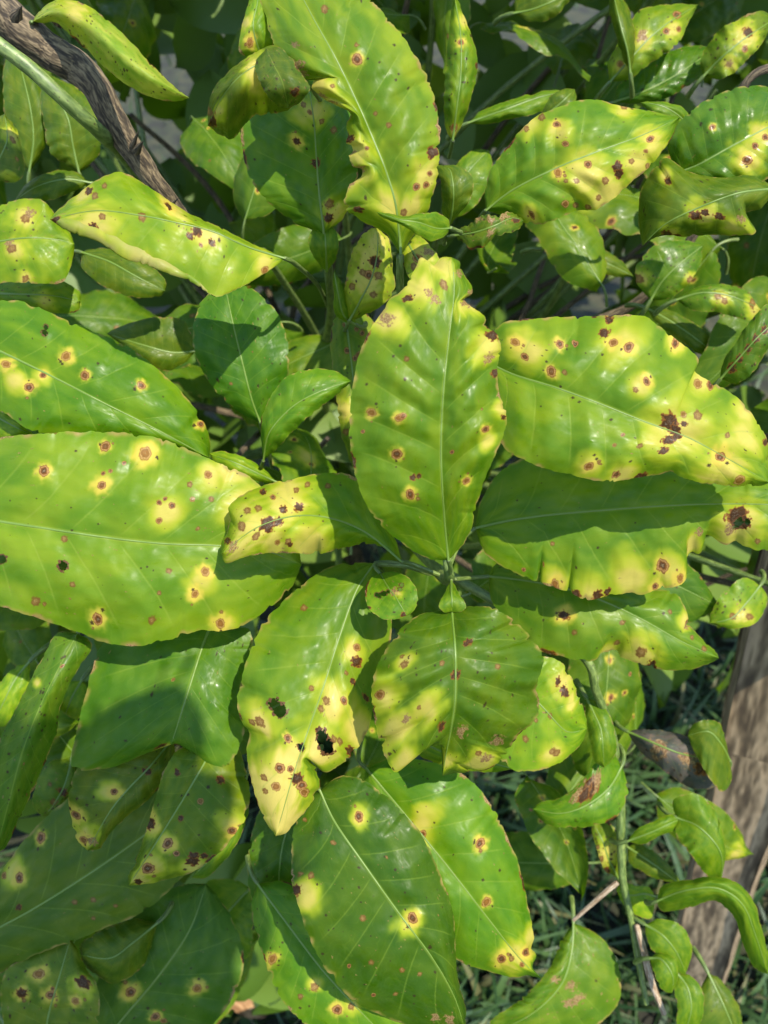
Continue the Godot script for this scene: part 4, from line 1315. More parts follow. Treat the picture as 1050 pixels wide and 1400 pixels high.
func left_leaves() -> void:
	leaf("big leaf filling the left edge below the middle, tip towards the centre, with ringed spots and a bite hole",
		[-130, 686, -40, 706, 60, 722, 140, 734, 220, 743, 300, 746, 360, 752, 412, 772], [0.338, 0.334, 0.330, 0.329, 0.331, 0.338, 0.348],
		[-80, 622, -20, 602, 50, 593, 120, 590, 180, 593, 230, 603, 270, 620, 302, 634, 342, 652, 380, 690, 404, 730],
		[-90, 780, -40, 812, 0, 829, 50, 845, 100, 862, 142, 878, 180, 884, 222, 877, 256, 867, 276, 861, 302, 863, 332, 855, 370, 830, 398, 804],
		{"green": [140, 178, 60], "quilt": 0.0009, "puff": 0.004, "sa": [0.008, 0.006], "sb": [0.006, 0.010], "wave": 0.005, "rib": 2.8, "specks": 60, "flecks": 60, "rough": 0.56},
		[143, 610, 8, 0, 201, 622, 11, 0, 59, 645, 8, 0, 138, 663, 8, 0, 140, 647, 4, 1, 152, 642, 4, 1, 168, 635, 4, 1, 286, 651, 7, 1, 260, 664, 5, 2, 263, 683, 5, 1, 290, 684, 5, 2, 235, 693, 6, 1, 216, 686, 5, 1, 217, 712, 6, 1, 225, 685, 4, 1, 86, 737, 6, 2, 86, 776, 8, 6, 1, 765, 7, 6, 100, 797, 5, 2, 135, 847, 10, 0, 51, 822, 8, 2, 62, 826, 4, 2, 283, 781, 8, 0, 269, 813, 7, 0, 208, 848, 7, 2, 232, 780, 5, 2, 218, 812, 4, 2, 271, 723, 4, 2, 302, 855, 8, 0, 193, 780, 2, 4,
		228, 695, 44, 7, 320, 645, 54, 7, 288, 652, 36, 7, 278, 796, 34, 7, 302, 856, 36, 7, 330, 690, 54, 7, 201, 622, 30, 7])
	leaf("smooth leaf at the left edge above the big one, tip down to the right, few ringed spots",
		[-70, 448, 0, 480, 70, 514, 140, 550, 210, 585, 286, 626], [0.360, 0.354, 0.349, 0.348, 0.352, 0.360],
		[-40, 420, 0, 411, 36, 413, 72, 429, 120, 450, 176, 474, 222, 510, 254, 542, 278, 576, 288, 604],
		[-60, 500, -20, 540, 0, 560, 20, 575, 46, 590, 100, 596, 180, 606, 238, 614, 268, 624],
		{"green": [118, 166, 28], "quilt": 0.0007, "puff": 0.003, "sa": [0.004, 0.010], "sb": [0.002, 0.006], "rib": 2.4},
		[7, 499, 7, 0, 38, 529, 7, 0, 57, 512, 6, 0, 91, 489, 7, 0, 116, 513, 6, 0, 193, 527, 7, 0, 273, 580, 6, 0, 135, 497, 3, 4, 62, 445, 4, 6, 63, 455, 5, 6, 20, 520, 30, 7, 60, 514, 24, 7])
	leaf("yellow-green leaf at the left edge under the folded leaf, with brown dead patches",
		[-40, 338, 0, 330, 40, 325, 80, 328, 102, 334], [0.384, 0.378, 0.374, 0.376, 0.380], [-20, 290, 20, 274, 58, 274, 80, 300, 96, 320], [-20, 382, 20, 386, 60, 388, 88, 384, 100, 352],
		{"green": [150, 184, 44]}, [35, 300, 8, 2, 42, 288, 7, 5, 18, 340, 8, 2, 10, 332, 6, 5, 36, 380, 6, 2, 38, 298, 34, 7, 20, 338, 30, 7, 36, 382, 20, 7])
	leaf("narrow leaf edge under the yellow-green leaf at the left edge", [-30, 400, 20, 402, 70, 404, 110, 412], [0.41, 0.404, 0.402, 0.406], [-10, 384, 40, 380, 85, 384, 108, 398], [-5, 412, 40, 420, 80, 428, 106, 426], {"green": [140, 176, 50]}, [60, 410, 24, 7])
	leaf("plain green leaf with yellow tip, behind the folded leaf on the left", [112, 345, 150, 358, 190, 380, 226, 398], [0.40, 0.394, 0.392, 0.396], [125, 340, 165, 342, 205, 362, 226, 382], [112, 366, 135, 388, 165, 402, 200, 407, 220, 404],
		{"green": [96, 152, 52]}, [213, 401, 5, 2, 213, 400, 16, 7])
	leaf("dull leaf crossed by a shadow edge, between the two plain leaves at the left", [268, 480, 235, 482, 190, 470, 146, 456], [0.43, 0.424, 0.422, 0.428], [262, 455, 250, 438, 215, 433, 175, 442], [250, 498, 222, 506, 192, 488, 165, 470],
		{"green": [122, 150, 56]}, [192, 482, 6, 1, 192, 480, 18, 7])
	leaf("dark smooth leaf half in shade left of the small pointed leaf", [356, 578, 344, 545, 330, 490, 318, 440, 308, 392], [0.376, 0.370, 0.366, 0.366, 0.370],
		[330, 566, 296, 536, 272, 498, 263, 456, 272, 418, 290, 398], [378, 560, 392, 520, 395, 480, 385, 440, 362, 408, 335, 390], {"green": [92, 146, 38], "quilt": 0.0004, "rib": 1.8, "stalk": [362, 600, 0.40, 372, 640, 0.50]}, [315, 525, 3, 2, 303, 548, 3, 2])
	leaf("small pointed bright leaf, tip up to the right, left of the central leaf", [360, 630, 368, 592, 400, 556, 440, 534, 480, 521], [0.364, 0.354, 0.350, 0.350, 0.354],
		[357, 596, 358, 570, 374, 536, 396, 512, 430, 504, 458, 507], [382, 610, 400, 590, 434, 560, 460, 540], {"green": [118, 166, 40], "specks": 14, "rib": 1.6, "stalk": [356, 648, 0.385, 360, 670, 0.46]}, [384, 540, 2, 4])
	leaf("spotted yellowing leaf cut by the left edge near the top", [-20, 245, 0, 215, 10, 190, 6, 155], [0.40, 0.394, 0.392, 0.396], [-30, 220, -20, 180], [20, 250, 34, 236, 30, 205, 22, 175], {"green": [116, 140, 40]}, [17, 190, 6, 2, 22, 218, 4, 2, 15, 185, 22, 7])
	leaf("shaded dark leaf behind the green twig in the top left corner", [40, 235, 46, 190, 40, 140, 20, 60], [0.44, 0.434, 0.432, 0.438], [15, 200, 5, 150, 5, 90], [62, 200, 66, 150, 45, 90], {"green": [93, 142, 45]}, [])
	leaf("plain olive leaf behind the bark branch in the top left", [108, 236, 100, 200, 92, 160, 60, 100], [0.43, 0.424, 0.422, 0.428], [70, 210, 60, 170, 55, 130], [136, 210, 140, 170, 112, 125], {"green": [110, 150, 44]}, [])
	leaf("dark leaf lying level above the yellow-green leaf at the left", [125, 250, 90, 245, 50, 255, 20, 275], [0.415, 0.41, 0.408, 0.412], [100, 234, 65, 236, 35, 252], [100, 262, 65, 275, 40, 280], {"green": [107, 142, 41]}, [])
	leaf("strip of a yellow leaf showing between the smooth leaf and the big leaf at the left edge", [-20, 560, 5, 575, 30, 588, 48, 596], [0.375, 0.37, 0.368, 0.372], [-5, 560, 20, 572, 38, 588], [-10, 592, 15, 598, 35, 600], {"green": [160, 196, 60], "edge": 0.5}, [])
	leaf("pale leaf tip under the right end of the big leaf", [380, 660, 350, 646, 320, 632, 285, 620], [0.375, 0.37, 0.368, 0.372], [360, 640, 330, 624, 305, 616], [360, 660, 325, 650, 295, 634], {"green": [150, 180, 60]}, [])
	leaf("leaf curled into a gutter at the left edge, grey-green and speckled towards its lower end",
		[106, 866, 78, 918, 52, 972, 30, 1030, 14, 1090, -6, 1165], [0.352, 0.344, 0.340, 0.342, 0.348, 0.358],
		[78, 866, 48, 918, 22, 968, 0, 1010, -26, 1070, -24, 1130], [126, 882, 98, 930, 80, 976, 78, 1000, 62, 1040, 46, 1080, 30, 1112, 8, 1158],
		{"green": [112, 152, 50], "sa": [0.004, 0.012, 0.010], "sb": [0.006, 0.016, 0.012], "specks": 130, "no_rib": true, "puff": 0.0}, [84, 914, 4, 1, 52, 935, 10, 7, 62, 980, 3, 4])


func lower_leaves() -> void:
	leaf("broad dark green leaf under the big leaf, straight left side and notched lower end",
		[292, 846, 276, 886, 262, 930, 248, 975, 234, 1018], [0.372, 0.366, 0.360, 0.357, 0.360],
		[220, 846, 160, 862, 136, 886, 124, 922, 112, 970, 102, 1012, 100, 1050, 150, 1050, 200, 1030],
		[340, 860, 345, 880, 336, 922, 326, 962, 334, 996, 322, 1034, 300, 1050, 270, 1036, 248, 1020],
		{"green": [104, 152, 46], "quilt": 0.0004, "puff": 0.002, "sa": [0.004, 0.008], "sb": [0.004, 0.006], "rib": 2.6, "specks": 30, "stalk": [300, 820, 0.39, 320, 780, 0.46]},
		[238, 932, 4, 1, 220, 1020, 7, 3, 241, 1022, 8, 3, 163, 980, 3, 4, 172, 1012, 3, 4, 228, 1020, 26, 7])
	leaf("yellowish shaded leaf tip with ringed spots below the broad dark leaf, left of the sharper tip",
		[236, 1010, 205, 1048, 176, 1078, 150, 1110, 120, 1163], [0.384, 0.374, 0.370, 0.370, 0.376], [190, 1010, 140, 1030, 105, 1052, 94, 1090, 99, 1126, 108, 1152], [240, 1040, 222, 1070, 200, 1096, 174, 1116, 150, 1140, 136, 1160],
		{"green": [124, 144, 44], "no_stalk": true}, [157, 1084, 7, 0, 105, 1117, 8, 0, 115, 1149, 7, 0, 203, 1055, 6, 3, 128, 1152, 6, 5, 115, 1142, 36, 7, 150, 1085, 25, 7])
	leaf("pointed spotted leaf with one sunlit strip at its right side, tip down, at the lower left",
		[298, 1010, 278, 1046, 252, 1090, 216, 1148, 176, 1211], [0.368, 0.358, 0.352, 0.350, 0.356], [250, 1020, 226, 1050, 214, 1086, 202, 1128, 192, 1160, 176, 1194], [325, 1022, 338, 1060, 342, 1090, 334, 1122, 318, 1144, 300, 1166, 264, 1192, 230, 1202, 200, 1209],
		{"green": [122, 150, 32], "puff": 0.002, "sa": [0.004], "sb": [0.006], "edge": 0.15, "no_stalk": true},
		[205, 1125, 9, 8, 228, 1153, 8, 0, 242, 1167, 6, 1, 245, 1120, 5, 3, 277, 1097, 6, 1, 316, 1134, 7, 0, 204, 1188, 9, 0, 265, 1180, 9, 3, 263, 1170, 7, 3, 280, 1168, 5, 3, 302, 1068, 6, 3, 188, 1206, 5, 3, 242, 1055, 5, 3, 205, 1130, 25, 7, 230, 1155, 25, 7, 205, 1185, 35, 7, 318, 1122, 34, 7, 262, 1186, 30, 7, 190, 1200, 25, 7])
	leaf("large dull leaf in shade across the lower left, its vein rising to the right",
		[-120, 1328, -40, 1288, 40, 1246, 120, 1196, 200, 1140, 280, 1080], [0.430, 0.420, 0.412, 0.408, 0.408, 0.414], [-80, 1270, -30, 1220, 0, 1192, 30, 1152, 62, 1118, 110, 1080, 180, 1060, 240, 1060], [-60, 1350, 0, 1330, 50, 1305, 100, 1287, 150, 1266, 200, 1244, 255, 1192, 285, 1140],
		{"green": [110, 140, 50], "quilt": 0.0006, "puff": 0.003, "specks": 20}, [56, 1148, 8, 0, 28, 1202, 8, 0, 6, 1196, 6, 1, 27, 1241, 5, 3, 130, 1230, 5, 2, 101, 1234, 5, 2, 157, 1237, 4, 2, 127, 1255, 4, 2, 20, 1195, 34, 7])
	leaf("wide dark leaf, out of focus and in shade, at the bottom left", [130, 1440, 170, 1390, 220, 1330, 260, 1270, 282, 1208], [0.452, 0.446, 0.442, 0.442, 0.448], [118, 1400, 126, 1370, 140, 1326, 175, 1262, 220, 1222, 255, 1208], [200, 1440, 280, 1410, 320, 1360, 334, 1310, 320, 1262, 300, 1228],
		{"green": [97, 142, 51]}, [177, 1356, 8, 0, 268, 1350, 7, 0, 212, 1392, 7, 0, 225, 1396, 6, 1])
	leaf("rounded yellow-green leaf in shade with five ringed spots, bottom left corner", [60, 1440, 66, 1390, 80, 1340, 96, 1284], [0.424, 0.418, 0.416, 0.422], [14, 1420, 0, 1360, 10, 1325, 45, 1302, 75, 1288], [125, 1420, 136, 1380, 132, 1346, 115, 1320, 105, 1296],
		{"green": [128, 152, 58]}, [51, 1332, 8, 0, 30, 1360, 9, 8, 70, 1362, 8, 0, 112, 1342, 11, 3, 102, 1368, 7, 0, 73, 1350, 4, 1, 112, 1348, 28, 7])
	leaf("bent leaf showing a rolled edge above the rounded yellow-green leaf, bottom left", [215, 1262, 180, 1290, 150, 1310, 110, 1305], [0.432, 0.424, 0.418, 0.422], [180, 1256, 140, 1272, 112, 1288], [196, 1320, 160, 1344, 135, 1336, 118, 1322], {"green": [110, 140, 50], "sa": [0.012], "sb": [0.016]}, [118, 1303, 6, 1])
	leaf("small bright out-of-focus leaf beside the wide dark leaf at the bottom left", [342, 1214, 325, 1232, 310, 1255, 336, 1312], [0.52, 0.512, 0.51, 0.516], [320, 1202, 290, 1202, 266, 1214, 268, 1242, 290, 1256, 320, 1300], [346, 1230, 346, 1270, 344, 1300], {"green": [126, 168, 72]}, [306, 1228, 4, 7])
	leaf("dark green leaf at the bottom centre, lying over two brighter ones, tip at the bottom edge",
		[437, 1080, 458, 1124, 500, 1185, 548, 1252, 590, 1308, 620, 1360, 636, 1408], [0.348, 0.338, 0.333, 0.332, 0.336, 0.344],
		[418, 1092, 403, 1126, 398, 1166, 400, 1212, 416, 1264, 440, 1316, 478, 1364, 530, 1392, 590, 1412], [462, 1062, 492, 1064, 530, 1090, 574, 1138, 602, 1196, 620, 1250, 623, 1300, 626, 1340, 637, 1382],
		{"green": [86, 126, 28], "quilt": 0.0011, "puff": 0.003, "sa": [0.004, 0.010], "sb": [0.006, 0.010], "specks": 60, "flecks": 50, "rib": 2.2, "stalk": [428, 1064, 0.356, 440, 1020, 0.39]},
		[493, 1117, 7, 0, 441, 1140, 3, 4, 458, 1153, 5, 2, 425, 1195, 6, 2, 410, 1197, 5, 2, 405, 1217, 8, 3, 418, 1120, 4, 2, 498, 1258, 6, 2, 565, 1257, 8, 0, 561, 1269, 4, 4, 510, 1317, 5, 2, 480, 1320, 4, 1, 551, 1327, 5, 2, 573, 1332, 4, 2, 491, 1184, 3, 4, 541, 1188, 3, 4, 587, 1295, 4, 4, 509, 1359, 4, 1, 540, 1360, 4, 2, 596, 1390, 6, 5, 614, 1394, 7, 5, 493, 1117, 25, 7, 412, 1212, 28, 7, 565, 1258, 28, 7, 424, 1228, 38, 7])
	leaf("bright leaf slanting out from behind the dark bottom leaf, tip at lower right with yellow margin",
		[500, 1050, 552, 1112, 612, 1185, 672, 1262, 712, 1312, 741, 1338], [0.372, 0.364, 0.359, 0.358, 0.362, 0.370],
		[536, 1036, 590, 1042, 632, 1058, 672, 1100, 692, 1140, 712, 1190, 722, 1240, 730, 1282, 726, 1298, 734, 1306, 728, 1322], [496, 1090, 530, 1160, 580, 1248, 622, 1310, 662, 1326, 700, 1336, 722, 1334],
		{"green": [118, 168, 44], "quilt": 0.0006, "puff": 0.004, "sa": [0.006, 0.010], "sb": [0.004, 0.006], "rib": 2.4, "stalk": [490, 1034, 0.38, 500, 990, 0.42]},
		[560, 1128, 7, 1, 577, 1144, 7, 1, 654, 1155, 8, 0, 666, 1232, 7, 0, 687, 1311, 7, 0, 700, 1312, 5, 2, 719, 1304, 6, 0, 713, 1318, 5, 1, 682, 1192, 3, 4, 660, 1206, 3, 4, 570, 1138, 40, 7, 706, 1306, 40, 7, 726, 1282, 26, 7])
	leaf("bright leaf at the bottom edge, half hidden under the dark bottom leaf, ringed spots in yellow halos",
		[352, 1208, 392, 1262, 440, 1325, 490, 1380, 545, 1436], [0.394, 0.386, 0.382, 0.382, 0.388], [344, 1240, 350, 1274, 364, 1320, 386, 1368, 420, 1402, 470, 1430], [392, 1206, 440, 1240, 500, 1310, 552, 1380, 560, 1412],
		{"green": [120, 170, 46], "puff": 0.003}, [372, 1308, 7, 0, 432, 1348, 7, 2, 459, 1381, 8, 0, 483, 1375, 6, 2, 413, 1362, 5, 2, 432, 1346, 18, 7, 483, 1375, 22, 7])
	leaf("dark shaded leaf behind the leaf with holes, left of the dark bottom leaf", [420, 1060, 400, 1110, 384, 1170, 378, 1268], [0.412, 0.406, 0.404, 0.41], [380, 1070, 350, 1120, 338, 1190, 350, 1250], [440, 1100, 440, 1160, 420, 1230, 400, 1262], {"green": [98, 142, 48]}, [387, 1224, 7, 0])
	leaf("strip of a pale leaf showing past the right side of the pointed spotted leaf at the lower left", [338, 1060, 322, 1120, 300, 1160, 262, 1200], [0.385, 0.38, 0.378, 0.382], [322, 1080, 300, 1140, 276, 1180], [340, 1110, 320, 1160, 285, 1198], {"green": [132, 172, 56]}, [])
	leaf("blurred green leaf in the gap between the gutter leaf and the broad dark leaf, lower left", [98, 1040, 88, 1075, 70, 1105, 58, 1116], [0.452, 0.448, 0.446, 0.45], [70, 1040, 50, 1070, 44, 1100], [104, 1060, 98, 1092, 80, 1114], {"green": [130, 162, 60]}, [75, 1095, 6, 2, 88, 1083, 6, 3, 67, 1074, 4, 2])
	leaf("pale yellow blurred leaf at the left edge behind the gutter leaf", [40, 905, 20, 930, 5, 960, -12, 995], [0.44, 0.436, 0.434, 0.438], [16, 915, 0, 935, -20, 965], [40, 935, 26, 960, 10, 990], {"green": [160, 186, 70]}, [8, 948, 7, 3, 10, 940, 26, 7])
	leaf("pale blurred leaf between the gutter leaf and the broad dark leaf", [112, 930, 100, 950, 92, 970, 84, 992], [0.46, 0.456, 0.454, 0.458], [90, 935, 80, 958, 78, 980], [122, 948, 116, 970, 100, 988], {"green": [190, 206, 90]}, [])


func right_leaves() -> void:
	leaf("large leaf right of the central one with yellow lower half and a dark dead patch near its tip",
		[668, 496, 705, 513, 760, 530, 820, 552, 880, 576, 940, 598, 1000, 630, 1052, 660], [0.326, 0.316, 0.309, 0.306, 0.306, 0.309, 0.315],
		[672, 462, 686, 442, 720, 436, 770, 433, 820, 432, 862, 430, 884, 434, 906, 450, 932, 470, 952, 486, 955, 496, 947, 503, 958, 514, 982, 526, 1012, 548, 1034, 575, 1047, 598, 1053, 630],
		[668, 540, 674, 580, 686, 608, 702, 622, 742, 640, 776, 648, 806, 655, 832, 659, 872, 653, 905, 648, 917, 645, 944, 657, 980, 663, 1018, 665, 1040, 664],
		{"green": [136, 174, 40], "quilt": 0.0012, "puff": 0.005, "sa": [0.002, 0.010, 0.006], "sb": [0.004, 0.006, 0.004], "rib": 2.0, "specks": 60, "stalk": [650, 520, 0.338, 618, 640, 0.352]},
		[706, 468, 7, 0, 716, 487, 7, 1, 755, 508, 8, 0, 765, 473, 6, 0, 787, 472, 6, 1, 826, 457, 8, 3, 833, 440, 6, 3, 841, 470, 8, 0, 861, 475, 9, 0, 825, 483, 3, 4, 883, 521, 7, 0, 869, 533, 5, 2, 772, 511, 5, 2, 924, 469, 7, 0, 955, 525, 8, 1, 971, 525, 8, 1, 916, 578, 13, 3, 922, 588, 9, 3, 915, 602, 9, 3, 909, 615, 7, 3, 925, 598, 7, 3, 935, 579, 5, 3, 954, 568, 8, 2, 935, 565, 6, 1, 853, 596, 4, 1, 838, 608, 4, 1, 875, 610, 5, 2, 984, 626, 8, 0, 806, 636, 8, 0, 844, 647, 7, 1, 874, 653, 9, 3, 862, 631, 3, 4, 812, 624, 3, 4, 1013, 657, 9, 1, 838, 575, 3, 4, 795, 550, 3, 4, 768, 530, 3, 4, 996, 596, 5, 2, 1045, 605, 5, 3,
		722, 478, 46, 7, 850, 468, 56, 7, 928, 592, 80, 7, 990, 642, 60, 7, 806, 636, 34, 7, 850, 650, 46, 7, 878, 525, 30, 7, 958, 522, 34, 7, 1014, 600, 60, 7, 926, 470, 26, 7, 1020, 560, 40, 7])
	leaf("long leaf in the shadow of the large right leaf, lower margin notched and yellow, torn dark hole at its right end",
		[650, 722, 700, 711, 760, 703, 830, 697, 900, 692, 980, 689, 1060, 690, 1130, 695], [0.366, 0.362, 0.357, 0.352, 0.347, 0.338, 0.336],
		[656, 690, 678, 650, 720, 624, 800, 605, 890, 610, 960, 626, 1030, 644, 1090, 660],
		[658, 748, 666, 760, 690, 776, 718, 789, 733, 794, 737, 781, 741, 796, 758, 803, 775, 808, 778, 800, 783, 812, 802, 820, 830, 815, 860, 810, 880, 813, 902, 804, 921, 803, 936, 795, 940, 779, 938, 765, 945, 755, 956, 758, 962, 746, 964, 732, 976, 735, 990, 745, 1005, 740, 1020, 747, 1036, 752, 1070, 750, 1110, 725],
		{"green": [126, 168, 42], "quilt": 0.0007, "puff": 0.003, "sa": [0.006, 0.012], "sb": [0.004, 0.006, 0.002], "rib": 2.2, "specks": 50, "stalk": [630, 740, 0.366, 614, 775, 0.352]},
		[757, 743, 4, 2, 743, 770, 4, 1, 717, 779, 4, 1, 760, 799, 8, 0, 787, 813, 8, 3, 818, 815, 8, 3, 830, 813, 6, 3, 909, 773, 9, 0, 929, 791, 7, 0, 899, 802, 6, 0, 788, 775, 3, 4, 818, 748, 3, 4, 1008, 704, 15, 3, 1020, 715, 10, 3, 1000, 722, 8, 5, 1011, 714, 9, 6, 1022, 712, 5, 6, 955, 727, 6, 5, 895, 785, 3, 4, 1035, 742, 5, 2,
		760, 796, 36, 7, 805, 812, 46, 7, 912, 782, 42, 7, 1010, 716, 64, 7, 942, 742, 30, 7, 862, 792, 62, 7])
	leaf("leaf with a blunt tip pointing right, lowest of the right group, partly shaded, yellow on its lower edge",
		[668, 788, 720, 794, 780, 806, 830, 824, 880, 848, 930, 876, 983, 900], [0.396, 0.390, 0.385, 0.381, 0.379, 0.382],
		[680, 770, 740, 762, 800, 775, 860, 794, 900, 806, 924, 812, 937, 832, 942, 846, 939, 853, 947, 858, 962, 876, 978, 890],
		[674, 826, 700, 856, 734, 888, 760, 896, 800, 905, 815, 902, 822, 893, 842, 892, 845, 896, 866, 904, 890, 912, 920, 917, 950, 914, 974, 905],
		{"green": [128, 168, 62], "quilt": 0.0007, "puff": 0.004, "sa": [0.006], "sb": [0.004, 0.008], "rib": 2.0, "rough": 0.55, "stalk": [645, 790, 0.392, 622, 792, 0.37]},
		[772, 843, 8, 8, 785, 862, 5, 2, 853, 852, 5, 2, 845, 878, 5, 2, 878, 894, 9, 2, 892, 910, 8, 3, 917, 838, 4, 2, 908, 837, 3, 4, 947, 872, 4, 2, 964, 888, 5, 2, 940, 853, 6, 3, 936, 857, 4, 5, 872, 895, 52, 7, 940, 850, 26, 7, 830, 892, 26, 7])
	leaf("yellow-green leaf end with brown spots showing to the right of the torn-edged hanging leaf",
		[680, 900, 712, 935, 745, 970, 775, 1000, 803, 996], [0.392, 0.384, 0.380, 0.380, 0.386], [720, 900, 748, 898, 770, 908, 788, 942, 800, 976], [670, 950, 672, 1010, 690, 1046, 722, 1055, 760, 1046, 792, 1020],
		{"green": [146, 186, 44]}, [763, 933, 6, 3, 769, 945, 7, 3, 775, 950, 5, 3, 752, 978, 5, 2, 732, 984, 4, 2, 717, 1009, 6, 2, 753, 1027, 6, 2, 761, 1031, 6, 2, 768, 935, 34, 7, 758, 1030, 30, 7, 780, 960, 24, 7])
	leaf("sunlit strip of a leaf just under the torn lower edge of the hanging leaf", [570, 1010, 610, 1030, 660, 1040, 706, 1052], [0.40, 0.394, 0.392, 0.396], [595, 1000, 640, 1010, 685, 1030], [575, 1034, 620, 1050, 665, 1056], {"green": [150, 190, 60]}, [])
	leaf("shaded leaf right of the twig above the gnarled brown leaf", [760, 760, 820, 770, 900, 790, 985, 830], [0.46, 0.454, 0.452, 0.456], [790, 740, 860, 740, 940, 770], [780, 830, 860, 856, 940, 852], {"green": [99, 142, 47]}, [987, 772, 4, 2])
	leaf("bright yellow-green leaf at the right edge beside the wooden stake", [1040, 800, 1020, 825, 1000, 845, 970, 852], [0.455, 0.45, 0.448, 0.452], [1015, 790, 990, 810, 974, 832], [1050, 820, 1035, 850, 1000, 860], {"green": [146, 182, 52]}, [1000, 845, 6, 2, 1025, 842, 6, 2, 1015, 842, 26, 7])
	leaf("leaf with a brown dead stripe along its middle at the right edge, below the upper right group", [985, 518, 1010, 490, 1035, 462, 1070, 430], [0.362, 0.354, 0.350, 0.352], [986, 500, 1004, 470, 1025, 440, 1050, 415], [1005, 524, 1030, 510, 1048, 480, 1072, 452],
		{"green": [104, 142, 43], "specks": 40}, [1000, 500, 7, 3, 1010, 488, 6, 3, 1020, 478, 6, 3, 1032, 464, 6, 3, 1044, 452, 6, 3])
	leaf("blurred glossy leaf with yellow edge in the right background", [890, 410, 905, 385, 930, 360, 962, 335], [0.45, 0.444, 0.442, 0.446], [872, 390, 870, 365, 895, 335, 935, 328], [915, 408, 940, 390, 958, 360], {"green": [112, 152, 60], "rough": 0.45}, [876, 382, 8, 2, 946, 384, 7, 2, 876, 378, 22, 7, 946, 382, 18, 7])
	leaf("blurred leaf with yellow spotted end at the right edge of the background", [925, 410, 960, 400, 1000, 405, 1042, 424], [0.44, 0.434, 0.432, 0.436], [945, 396, 975, 388, 1015, 394], [945, 424, 985, 428, 1025, 438], {"green": [116, 156, 50]}, [979, 404, 6, 2, 990, 410, 6, 2, 1030, 413, 6, 2, 985, 406, 24, 7, 1030, 418, 24, 7])
	leaf("long out-of-focus leaf pointing down behind the large right leaf", [885, 422, 915, 438, 950, 462, 988, 492], [0.47, 0.464, 0.462, 0.466], [900, 418, 940, 436, 975, 462], [896, 440, 930, 466, 968, 490], {"green": [112, 148, 60]}, [])
	leaf("out-of-focus leaf lying level in the shade right of the stalks", [740, 340, 790, 345, 830, 360, 866, 378], [0.48, 0.474, 0.472, 0.476], [765, 328, 810, 334, 850, 356], [765, 350, 800, 364, 840, 378], {"green": [104, 140, 60]}, [])
	leaf("hanging leaf with a grey dead blotch at the lower right, curled upwards",
		[850, 1048, 832, 1078, 800, 1102, 765, 1112, 728, 1106], [0.438, 0.430, 0.426, 0.428, 0.434], [826, 1012, 815, 1040, 792, 1070, 764, 1092, 740, 1096], [858, 1070, 856, 1096, 838, 1120, 795, 1132, 750, 1128],
		{"green": [116, 164, 46], "rough": 0.5}, [805, 1078, 20, 3, 790, 1088, 12, 5, 815, 1066, 12, 5, 800, 1086, 12, 3])
	leaf("curled thin leaf with a dark dead margin hanging beside the twig at the lower right", [802, 955, 812, 975, 822, 1000, 826, 1050], [0.425, 0.418, 0.415, 0.42], [800, 980, 806, 1010, 812, 1040], [822, 962, 838, 990, 842, 1030], {"green": [120, 160, 60], "sa": [0.008], "sb": [0.004]}, [824, 1022, 10, 3, 816, 1040, 7, 3])
	leaf("withered grey-brown leaf curled up at the right, in front of the wooden stake", [858, 1000, 890, 1014, 930, 1030, 975, 1040, 988, 1052], [0.462, 0.452, 0.448, 0.452, 0.458], [880, 996, 915, 1000, 955, 1012, 984, 1032], [872, 1024, 905, 1052, 945, 1078, 980, 1074],
		{"dry": true, "green": [122, 116, 98], "specks": 60, "edge": 0.0, "sa": [0.012], "sb": [0.016], "wave": 0.010, "rough": 0.8}, [900, 1020, 14, 5, 940, 1040, 12, 5, 960, 1050, 10, 3])
	leaf("shiny green leaf with white gleams curling over the withered leaf at the right", [998, 1040, 985, 1016, 968, 1000, 940, 1006], [0.452, 0.442, 0.44, 0.446], [985, 990, 965, 984, 945, 992], [1000, 1066, 985, 1082, 955, 1040], {"green": [110, 156, 52], "rough": 0.34, "wave": 0.010, "quilt": 0.001, "puff": 0.0}, [970, 1030, 10, 5])
	leaf("drooping green leaf curled round a shaded hollow, right of the hanging twig", [925, 1118, 955, 1130, 985, 1165, 986, 1204], [0.448, 0.438, 0.436, 0.442], [920, 1095, 950, 1085, 978, 1110, 992, 1160], [925, 1140, 945, 1170, 966, 1196], {"green": [120, 162, 50], "sa": [0.006], "sb": [0.005], "puff": 0.001, "wave": 0.007, "rough": 0.5}, [935, 1128, 6, 5])
	leaf("thin leaf lying level to the right of the hanging twig", [858, 1150, 890, 1138, 920, 1124, 940, 1116], [0.454, 0.448, 0.446, 0.45], [870, 1134, 895, 1122, 922, 1112], [880, 1154, 905, 1142, 925, 1134], {"green": [128, 162, 66]}, [])
	leaf("yellow leaf with rust spots behind the hanging twig at the lower right", [845, 1200, 832, 1175, 824, 1150, 812, 1126], [0.478, 0.472, 0.47, 0.474], [826, 1190, 816, 1160, 808, 1135], [856, 1180, 850, 1150, 832, 1124], {"green": [140, 166, 50]}, [822, 1174, 5, 2, 828, 1190, 5, 3, 818, 1158, 4, 2, 826, 1170, 30, 7])
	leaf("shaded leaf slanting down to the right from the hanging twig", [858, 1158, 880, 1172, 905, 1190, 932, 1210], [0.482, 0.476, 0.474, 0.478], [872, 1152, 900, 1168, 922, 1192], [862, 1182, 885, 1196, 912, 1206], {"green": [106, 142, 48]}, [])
	leaf("yellow leaf with a brown spot peeping out beside the dead twig", [896, 1226, 880, 1222, 862, 1224, 842, 1216], [0.49, 0.484, 0.482, 0.486], [888, 1214, 868, 1210, 850, 1206], [890, 1256, 872, 1252, 852, 1236], {"green": [190, 190, 60]}, [870, 1240, 6, 3, 868, 1232, 26, 7])
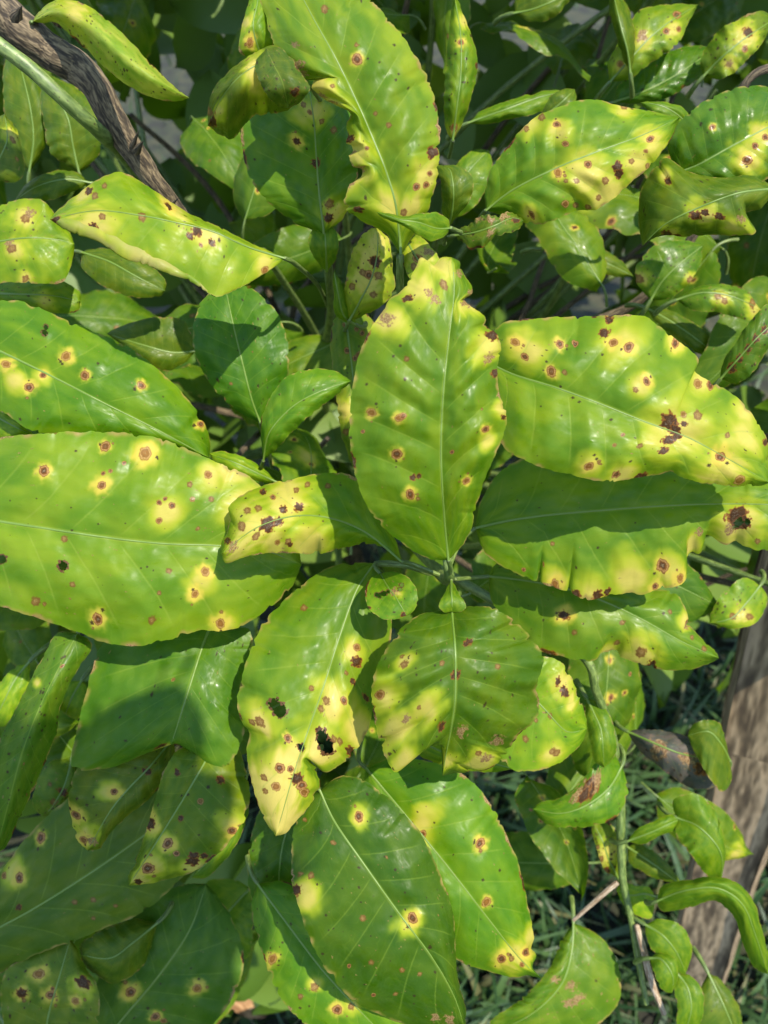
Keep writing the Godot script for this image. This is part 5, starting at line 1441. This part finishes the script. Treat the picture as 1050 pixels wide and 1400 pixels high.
	leaf("glossy leaf arched like a hook at the lower right edge", [898, 1232, 935, 1218, 980, 1214, 1015, 1236, 1034, 1282, 1050, 1332], [0.442, 0.428, 0.420, 0.420, 0.428, 0.440], [905, 1212, 945, 1202, 990, 1200, 1025, 1222, 1042, 1270, 1052, 1310], [905, 1246, 940, 1242, 975, 1232, 1002, 1252, 1016, 1290, 1030, 1322],
		{"green": [122, 160, 42], "sa": [0.006], "sb": [0.010], "rough": 0.42, "specks": 40}, [])
	leaf("leaf with scraped pale scars at the bottom edge, right of centre", [784, 1262, 782, 1300, 768, 1345, 730, 1384, 680, 1410], [0.492, 0.484, 0.480, 0.480, 0.486], [765, 1290, 750, 1325, 712, 1366, 670, 1396], [812, 1274, 838, 1302, 849, 1340, 842, 1378, 800, 1412, 740, 1420],
		{"green": [122, 160, 48], "flecks": 60, "specks": 30}, [783, 1350, 7, 5, 790, 1364, 8, 5, 760, 1340, 6, 5, 775, 1370, 7, 5])
	leaf("young leaf beside the dead twig at the bottom right", [882, 1264, 905, 1278, 925, 1302, 938, 1332], [0.468, 0.462, 0.46, 0.464], [902, 1256, 932, 1266, 946, 1296], [884, 1284, 898, 1308, 920, 1328], {"green": [120, 162, 48]}, [])
	leaf("little folded leaf with a brown tip, bottom right beside the dead twig", [888, 1310, 905, 1312, 920, 1335, 918, 1358], [0.458, 0.452, 0.45, 0.454], [902, 1302, 924, 1312, 926, 1340], [892, 1326, 902, 1348, 910, 1356], {"green": [136, 174, 60], "sa": [0.008]}, [918, 1346, 6, 5])
	leaf("yellowish bent leaf at the bottom edge on the right", [925, 1330, 940, 1350, 945, 1380, 936, 1412], [0.466, 0.46, 0.458, 0.462], [922, 1350, 926, 1380, 925, 1405], [948, 1336, 962, 1360, 958, 1400], {"green": [136, 162, 50]}, [935, 1352, 6, 5, 935, 1350, 16, 7])
	leaf("broad leaf end at the bottom right corner, out of focus", [968, 1330, 985, 1365, 1000, 1400, 1010, 1440], [0.50, 0.494, 0.492, 0.496], [955, 1360, 950, 1400, 965, 1430], [985, 1340, 1008, 1372, 1016, 1410], {"green": [116, 152, 44]}, [])
